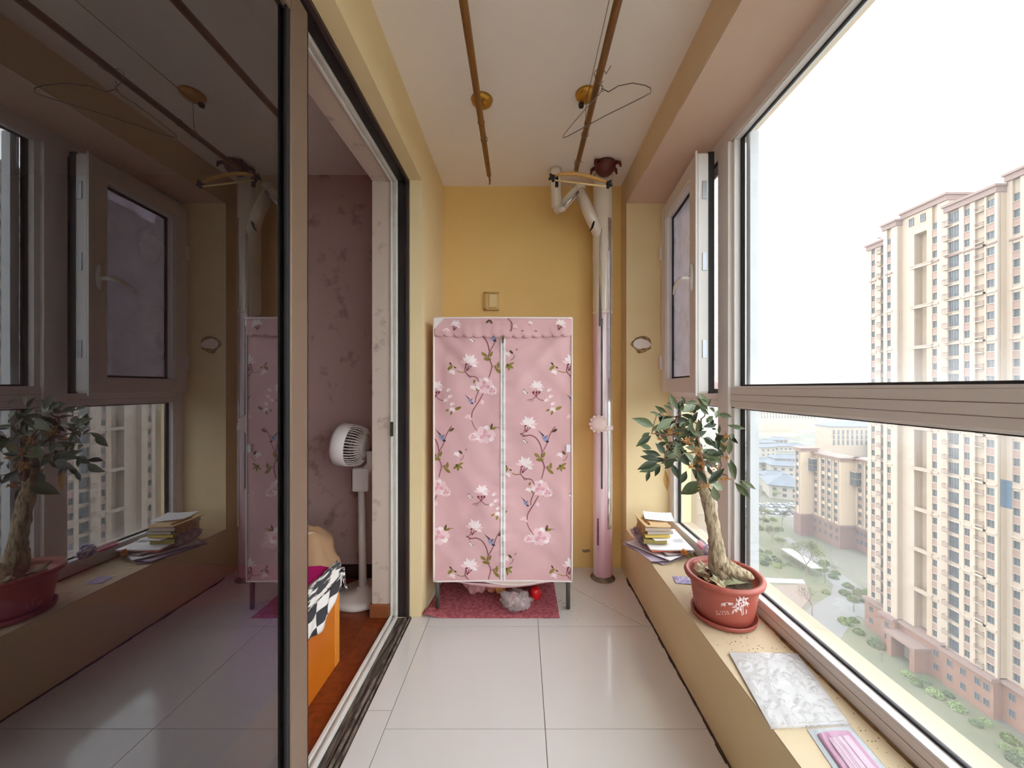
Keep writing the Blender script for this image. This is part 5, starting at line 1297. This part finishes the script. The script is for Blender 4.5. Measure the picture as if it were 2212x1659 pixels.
segment(73.2, 81.9, 84.8, CAMZ+38.6, [('v', 78.2, 2.5), ('w', 75.5, 0.9)])
segment(65.2, 73.2, 84.4, CAMZ+35.9, [('L', 71.9, 1.9), ('w', 69.7, 0.95), ('B', 67.75, 1.4), ('w', 66.2, 1.2)])
segment(40.0, 65.2, 86.0, CAMZ+37.6, [('w', 63.9, 1.0), ('w', 61.2, 1.2), ('L', 57.5, 2.2), ('w', 53.0, 1.2), ('w', 49.0, 1.2), ('L', 45.0, 2.2)])
# two small attic windows over the recess, roof clutter
for y in (79.9, 77.6): inst('window', win_mesh(0.9, 1.7), tower, (84.6, y, CAMZ+36.0))
for (x, y, z) in ((86.5, 86.5, CAMZ+35.3), (86.0, 82.8, CAMZ+37.7), (86.5, 88.6, CAMZ+35.3)):
    m = MB(); m.tube([(x, y, z), (x, y, z+1.6)], 0.06, 6); m.tube([(x, y-0.6, z+1.1), (x, y+0.6, z+1.5)], 0.05, 6); m.lathe([(0, 0), (0.45, 0.12), (0.47, 0.15), (0, 0.05)], (x, y+0.4, z+0.9), 12); m.build('roof_antenna', E_FRAME, tower)
# brick podium with cornice, small windows and an entrance portal
def podium(y0, y1, X, wins):
    bx(X-0.5, X+12, y0, y1, GZ, PODZ-0.3).build('podium_wall', E_BRICK, tower)
    bx(X-1.1, X+12, y0-0.2, y1+0.2, PODZ-0.5, PODZ+0.1).build('podium_cornice', E_CORN, tower)
    for y in wins:
        for z in (PODZ-2.2, PODZ-5.0):
            inst('window', win_mesh(0.9, 1.3), tower, (X-0.58, y, z))
podium(85.0, 91.2, 85.6, (89.5, 86.6)); podium(81.9, 85.0, 83.6, (83.7,)); podium(73.2, 81.9, 84.6, (74.6,)); podium(65.2, 73.2, 84.2, (71.9, 69.7, 67.5, 66.2)); podium(40.0, 65.2, 85.8, (63.9, 61.2, 57.5, 53, 49, 45))
bx(81.0, 84.4, 75.8, 76.8, GZ, PODZ-2.6).build('portal_pier', E_BRICK, tower); bx(81.0, 84.4, 80.6, 81.6, GZ, PODZ-2.6).build('portal_pier', E_BRICK, tower)
bx(80.7, 84.4, 75.5, 81.9, PODZ-2.6, PODZ-2.0).build('portal_lintel', E_CORN, tower)
bx(83.9, 84.12, 76.8, 80.6, GZ, PODZ-2.6).build('portal_glass', mat('portal_dark', '#7d746c', 0.5), tower)

# ------------------------------------------------------------------ second block, stepping back to the left
blockb = thing('apartment_block', (118, 140, GZ), 'ten storey cream apartment block with a pink roof rim left of the tower', 'building')
def bwall(x0, x1, y0, y1, ztop):
    bx(x0, x1, y0, y1, CAMZ-50.5, ztop).build('wall', mat('block_cream', '#b09e88', 0.85), blockb)
    bx(x0-0.25, x1+0.25, y0-0.25, y1+0.25, GZ, CAMZ-50.5).build('podium_wall', mat('podium_brown', '#735c54', 0.9), blockb)
    bx(x0-0.6, x1+0.6, y0-0.6, y1+0.6, CAMZ-50.9, CAMZ-50.4).build('podium_cornice', E_CORN, blockb)
    bx(x0-1.0, x1+1.0, y0-1.0, y1+1.0, ztop, ztop+0.5).build('cornice', E_CORN, blockb)
    bx(x0-0.5, x1+0.5, y0-0.5, y1+0.5, ztop-0.9, ztop).build('cornice', E_PINK, blockb)
b1 = (111.6, 117.5, 147.0, 150.2, CAMZ-24.4); b2 = (116.6, 122.6, 134.6, 147.0, CAMZ-26.0); b3 = (122.2, 132.0, 126.0, 134.6, CAMZ-26.0)
for b_ in (b1, b2, b3): bwall(*b_)
for (X, ys, zt) in ((111.6, (148.6,), CAMZ-26.4), (116.6, (145.6, 142.0, 139.2, 136.2), CAMZ-28.4), (122.2, (132.6, 129.6, 127.2), CAMZ-28.4)):
    for y in ys:
        for f in range(8):
            z = zt-FH*f
            inst('window', win_mesh(1.5, 1.6), blockb, (X-0.12, y, z))
            if f % 2 == 0: inst('spandrel', span_mesh(1.5, 1.1, E_PINK, ('b',)), blockb, (X-0.1, y, z-1.42))
        bx(X-0.35, X, y-1.15, y-0.85, CAMZ-50.4, zt+1.4).build('pilaster', E_CREAM2, blockb); bx(X-0.35, X, y+0.85, y+1.15, CAMZ-50.4, zt+1.4).build('pilaster', E_CREAM2, blockb)
for (x, y, z) in ((116.2, 146.3, CAMZ-30.5), (121.8, 133.8, CAMZ-33.0)):
    bx(x-1.6, x+1.0, y-1.5, y+1.4, z-2.4, z+2.4).build('glazed_bay', E_GLASS, blockb); bx(x-1.7, x+1.0, y-1.6, y+1.5, z+2.4, z+2.7).build('bay_roof', E_CREAM2, blockb); bx(x-1.7, x+1.0, y-1.6, y+1.5, z-0.15, z+0.15).build('bay_band', E_CORN, blockb)
for (X, y0, y1) in ((116.6, 134.6, 147.0), (122.2, 126.0, 134.6)):
    for k in range(5):
        y = y0+1.2+(y1-y0-2.4)*k/4
        for z in (CAMZ-52.6, CAMZ-55.6): inst('window', win_mesh(0.9, 1.5), blockb, (X-0.37, y, z))
# lower block glimpsed through the left pane
blockc = thing('low_apartment_block', (70, 146, GZ), 'pale cream block seen through the lower left pane behind the tree', 'building')
bx(50, 82.0, 140, 152, GZ, CAMZ-32).build('wall', E_CREAM, blockc)
bx(49.4, 82.6, 139.4, 152.6, CAMZ-32, CAMZ-31.4).build('cornice', E_CREAM2, blockc)
wmx = MB().box(-0.75, 0.75, 0.02, 0.1, -0.75, 0.75, 0).box(-0.82, 0.82, -0.05, 0.1, -0.9, -0.75, 1).box(-0.82, 0.82, -0.05, 0.1, 0.75, 0.85, 1).mesh('window', [E_GLASS, E_CREAM2])
for f in range(8):
    for x in (71.5, 75.2, 78.8): inst('window', wmx, blockc, (x, 139.95, CAMZ-35-FH*f))
    if f % 2 == 0: bx(49.8, 82.2, 139.75, 140, CAMZ-36.6-FH*f, CAMZ-36.4-FH*f).build('belt_course', E_CREAM2, blockc)
# far mid-rise row
for i, (x0, x1, y0, y1, zt, lb) in enumerate(((268, 310, 318, 335, -34, 'distant pale mid-rise with a slate roof beside the tower edge'), (300, 400, 500, 520, -26, 'farthest pale slab block behind the slate-roofed mid-rise'), (296, 330, 300, 314, -45, 'small white block with blue windows next to the tower edge'))):
    t = thing('midrise_block', ((x0+x1)/2, y0, GZ), lb, 'building')
    bx(x0, x1, y0, y1, GZ, CAMZ+zt).build('wall', E_CREAM if i < 2 else E_WALLG, t)
    bx(x0-0.8, x1+0.8, y0-0.8, y1+0.8, CAMZ+zt, CAMZ+zt+0.8).build('roof_slab', E_ROOF, t)
    xm, ym = (x0+x1)/2, (y0+y1)/2
    MB().add([(x0-0.8, y0-0.8, CAMZ+zt+0.8), (x1+0.8, y0-0.8, CAMZ+zt+0.8), (x1+0.8, y1+0.8, CAMZ+zt+0.8), (x0-0.8, y1+0.8, CAMZ+zt+0.8), (x0+6, ym, CAMZ+zt+4), (x1-6, ym, CAMZ+zt+4)], [(0, 1, 5, 4), (1, 2, 5), (2, 3, 4, 5), (3, 0, 4)]).build('roof', E_ROOF, t)
    n = int((x1-x0)/4)
    wmf = MB().box(-0.8, 0.8, -0.12, 0.02, -6.5, 6.5, 0).box(-0.9, 0.9, -0.2, 0.0, -2.2, -1.6, 1).box(-0.9, 0.9, -0.2, 0.0, 2.0, 2.6, 1).mesh('window_strip', [E_GLASS, E_CREAM2])
    for k in range(n): inst('window_strip', wmf, t, (x0+2+4*k, y0, CAMZ+zt-9))

# ------------------------------------------------------------------ low houses with grey hipped roofs
def house(px, py, w, l, h, rz, mt):
    g = gp(px, py)
    t = thing('village_house', (g[0], g[1], GZ), 'low house with pale walls and a grey hipped roof beyond the lawn', 'house', 'low grey-roofed houses beyond the lawn', rz=rz)
    def lb(nm, q, mt_): return q.build(nm, mt_, t, local=True)
    lb('wall', bx(-w/2, w/2, -l/2, l/2, 0, h), E_WALLG)
    e = 1.3
    lb('eaves', bx(-w/2-e, w/2+e, -l/2-e, l/2+e, h, h+0.35), E_ROOFD)
    q = min(w, l)/2
    if w >= l: rd = [(-w/2-e+q, 0, h+q*0.5), (w/2+e-q, 0, h+q*0.5)]; F = [(0, 1, 5, 4), (1, 2, 5), (2, 3, 4, 5), (3, 0, 4)]
    else: rd = [(0, -l/2-e+q, h+q*0.5), (0, l/2+e-q, h+q*0.5)]; F = [(0, 1, 4), (1, 2, 5, 4), (2, 3, 5), (3, 0, 4, 5)]
    lb('roof', MB().add([(-w/2-e, -l/2-e, h+0.35), (w/2+e, -l/2-e, h+0.35), (w/2+e, l/2+e, h+0.35), (-w/2-e, l/2+e, h+0.35)]+rd, F), mt)
    m = MB(); m.tube([rd[0], rd[1]], 0.3, 6); lb('ridge', m, E_ROOFD)
    n = max(2, int(w/4))
    wme = wmx
    for k in range(n):
        for z in ((h*0.3, h*0.72) if h > 5 else (h*0.5,)):
            o = bpy.data.objects.new('window', wme); COL.objects.link(o); o.parent = t; o.location = (-w/2+w*(k+0.5)/n, -l/2-0.1, z); o.scale = (1.2, 1, 1.1)
    return t
for a in ((1650, 987, 15, 9, 9, 0.2), (1612, 1004, 22, 9, 6, 0.1), (1702, 1006, 24, 10, 6, -0.1), (1645, 1018, 18, 9, 7, 0.1), (1702, 1030, 22, 10, 8, -0.3), (1604, 1036, 16, 10, 7, 0.15), (1672, 1050, 14, 9, 7, -0.2),
          (1606, 976, 22, 9, 5, 0.1), (1640, 966, 30, 9, 5, 0.0), (1700, 974, 28, 9, 5, -0.05), (1676, 962, 18, 9, 6, 0.1)): house(*a, E_ROOF)
house(1696, 1070, 18, 18, 7, -0.4, E_ROOF)
for (x, y, w, l, mt, lb) in ((1708, 945, 16, 8, mat('blue_shed', '#8fb6d8', 0.6), 'small blue roofed shed on the bare field'), (1745, 938, 24, 8, E_WHT, 'long white shed on the bare field'), (1690, 948, 20, 8, E_WHT, 'short white shed left of the blue one')):
    g = gp(x, y); t = thing('field_shed', (g[0], g[1], GZ), lb, 'shed'); bx(g[0]-w/2, g[0]+w/2, g[1]-l/2, g[1]+l/2, GZ, GZ+3.2).build('wall', E_WALLG, t); MB().prism([(g[0]-w/2-0.5, g[1]-l/2-0.5, GZ+3.2), (g[0]-w/2-0.5, g[1]+l/2+0.5, GZ+3.2), (g[0]-w/2-0.5, g[1], GZ+5)], (w+1, 0, 0)).build('roof', mt, t)
# white canopy shed by the road
g = gp(1730, 1222); t = thing('roofed_shelter', (g[0], g[1], GZ), 'long white roofed shelter beside the curving road', 'shelter', rz=-0.02)
bx(-1.8, 1.8, -7, 7, 2.4, 2.65).build('roof', E_WHT, t, local=True)
for y in (-6.5, -2.2, 2.2, 6.5):
    for x in (-1.6, 1.6): MB().tube([(x, y, 0), (x, y, 2.4)], 0.1, 6).build('post', E_FRAME, t, local=True)
# cars
def car_mesh(mt):
    m = MB(); m.box(-0.9, 0.9, -2.1, 2.1, 0.25, 0.85, 0)
    m.add([(-0.85, -1.3, 0.85), (0.85, -1.3, 0.85), (0.85, 1.6, 0.85), (-0.85, 1.6, 0.85), (-0.7, -0.7, 1.42), (0.7, -0.7, 1.42), (0.7, 1.1, 1.42), (-0.7, 1.1, 1.42)], [(4, 5, 6, 7)], 0)
    m.add([(-0.85, -1.3, 0.85), (0.85, -1.3, 0.85), (0.85, 1.6, 0.85), (-0.85, 1.6, 0.85), (-0.7, -0.7, 1.42), (0.7, -0.7, 1.42), (0.7, 1.1, 1.42), (-0.7, 1.1, 1.42)], [(0, 1, 5, 4), (1, 2, 6, 5), (2, 3, 7, 6), (3, 0, 4, 7)], 1)
    for x in (-0.85, 0.85):
        for y in (-1.35, 1.35): m.lathe([(0, -0.1), (0.32, -0.1), (0.32, 0.1), (0, 0.1)], (x, y, 0.32), 10, 2, axis='x')
    return m.mesh('car', [mt, E_GLASS, BLACK])
CM = [car_mesh(mat('car_white', '#b8b8b8', 0.3)), car_mesh(mat('car_grey', '#6a7076', 0.3))]
for k in range(18):
    x = 1606+13*(k % 9)+R.uniform(-2, 2); y = 1094+15*(k//9)+R.uniform(-1, 1); g = gp(x, y)
    inst('parked_car', CM[k % 2], None, (g[0], g[1], GZ+0.05), rz=0.1, label=('white' if k % 2 == 0 else 'grey')+' car in the distant car park beyond the lawn', category='car', group=('white' if k % 2 == 0 else 'grey')+' cars in the distant car park')
# trees and shrubs
g = gp(1730, 1222); PUT = [(g[0], g[1]+q, 2.5) for q in (-6, -2, 2, 6)]
TRK = mat('tree_bark', '#6a6058', 0.9)
FOL = [mat('spring_leaf', '#686e46', 0.9), mat('dull_leaf', '#585a48', 0.9), mat('shrub_green', '#6b7850', 0.9), mat('shrub_dark', '#566246', 0.9)]
def tree_mesh(seed, h, spread):
    rr = random.Random(seed); m = MB(); tips = []
    def grow(p, d_, L, r, lev):
        q = p+d_*L; m.tube([p, (p+q)/2+Vector((rr.uniform(-1, 1), rr.uniform(-1, 1), 0))*L*0.06, q], [r, r*0.8, r*0.6], 5, cap=False)
        if lev == 0: tips.append(q); return
        for k in range(3 if lev > 1 else 4):
            n_ = (d_+Vector((rr.uniform(-1, 1), rr.uniform(-1, 1), rr.uniform(-0.1, 0.7)))*spread).normalized(); grow(q, n_, L*rr.uniform(0.6, 0.8), r*0.55, lev-1)
        tips.append(q)
    grow(Vector((0, 0, 0)), Vector((0, 0, 1)), h*0.30, 0.16, 4)
    return m.mesh('trunk', TRK), tips
def puff(tips, n, rad, sz, seed, mt):
    rr = random.Random(seed); m = MB()
    for k in range(n):
        c_ = rr.choice(tips)+Vector((rr.gauss(0, 1), rr.gauss(0, 1), rr.gauss(0, 0.8)))*rad
        a = Vector((rr.uniform(-1, 1), rr.uniform(-1, 1), rr.uniform(-1, 1))).normalized(); b = a.orthogonal().normalized()*sz*rr.uniform(0.6, 1.3); a = a*sz*rr.uniform(0.6, 1.3)
        m.add([c_-a, c_+b, c_+a, c_-b], [(0, 1, 2, 3)])
    return m.mesh('foliage', mt)
TV = []
for i in range(3):
    tm, tips = tree_mesh(40+i, 9.0, 0.75); TV.append((tm, puff(tips, 1500, 0.5, 0.12, 5+i, FOL[i % 2]), puff(tips, 350, 0.6, 0.10, 9+i, FOL[1])))
def tree(px, py, v, sc, full, label, group):
    g = gp(px, py); PUT.append((g[0], g[1], 4.2*sc)); t = thing('street_tree', (g[0], g[1], GZ), label, 'tree', group, rz=R.uniform(0, 6)); t.scale = (sc, sc, sc)
    for nm, me in (('trunk', TV[v][0]), ('foliage', TV[v][1 if full else 2])):
        o = bpy.data.objects.new(nm, me); COL.objects.link(o); o.parent = t
        if nm == 'foliage': o['kind'] = 'stuff'
tree(1742, 1245, 0, 1.35, True, 'leafy pale green tree standing by the white shelter', None)
for i, (x, y, v, s) in enumerate(((1668, 1172, 1, 0.7), (1690, 1196, 2, 0.6), (1606, 1078, 0, 0.8), (1640, 1084, 1, 0.7), (1672, 1084, 2, 0.7), (1622, 1066, 1, 0.7), (1610, 1130, 2, 0.8), (1690, 1136, 1, 0.8), (1648, 1134, 2, 0.8), (1716, 1128, 0, 0.8))):
    tree(x, y, v, s*1.1, True, 'greyish leafing tree among the trees near the car park', 'leafing trees near the car park')
for i, (x, y, v, s) in enumerate(((1845, 1322, 0, 0.9), (1782, 1260, 1, 0.8), (1755, 1330, 2, 0.9), (1600, 1195, 1, 0.8), (1905, 1430, 0, 0.5))):
    tree(x, y, v, s, False, ('nearly bare tree on the road edge just left of the tower foot', 'nearly bare tree at the bend of the road by the block', 'nearly bare tree on the reddish plaza', 'nearly bare tree on the lawn beside the window mullion', 'small bare tree in the strip before the tower portal')[i], 'bare trees along the road')
SHR = []
for i in range(3):
    rr = random.Random(70+i); m = MB(); mt = FOL[2+i % 2]
    for k in range(420):
        d_ = Vector((rr.gauss(0, 1), rr.gauss(0, 1), abs(rr.gauss(0, 1)))).normalized()*rr.uniform(0.75, 1.0); a = Vector((rr.uniform(-1, 1), rr.uniform(-1, 1), rr.uniform(-1, 1))).normalized()*0.13; b = a.orthogonal().normalized()*0.13
        m.add([d_-a, d_+b, d_+a, d_-b], [(0, 1, 2, 3)])
    m.sphere((0, 0, 0.1), 0.72, 10, 6, jit=0.3, seed=i)
    SHR.append(m.mesh('shrub', mt))
k = 0
for (x0, y0, x1, y1, n, s) in ((1835, 1335, 1930, 1400, 16, 1.5), (1900, 1400, 2000, 1460, 14, 1.4), (2000, 1470, 2150, 1570, 16, 1.2), (1790, 1262, 1870, 1290, 10, 1.5), (1640, 1195, 1680, 1215, 8, 1.2), (1700, 1205, 1720, 1235, 6, 1.2), (1606, 1126, 1700, 1134, 14, 1.5), (2150, 1590, 2212, 1640, 6, 1.2), (1770, 1225, 1800, 1250, 6, 1.6)):
    for i in range(int(n*4)):
        q = s*R.uniform(0.7, 1.3)
        for _ in range(25):
            f = R.random(); g = gp(x0+(x1-x0)*f+R.uniform(-22, 12), y0+(y1-y0)*f+R.uniform(-8, 14))
            if not (g[0]+q > 82.8 and g[1] < 92.5) and not (g[0]+q > 80.4 and 74 < g[1] < 83) and all(math.hypot(g[0]-a_[0], g[1]-a_[1]) > (q+a_[2])*1.08 for a_ in PUT): break
        else: continue
        PUT.append((g[0], g[1], q))
        f = (i+0.5)/n; g_ = gp(x0+(x1-x0)*f+R.uniform(-12, 12), y0+(y1-y0)*f+R.uniform(-8, 8))
        inst('shrub', SHR[k % 3], None, (g[0], g[1], GZ), rz=R.uniform(0, 6), scale=(q, q, q*0.9), label='rounded green shrub in the planting along the road and tower', category='shrub', group='shrubs along the road and tower'); k += 1
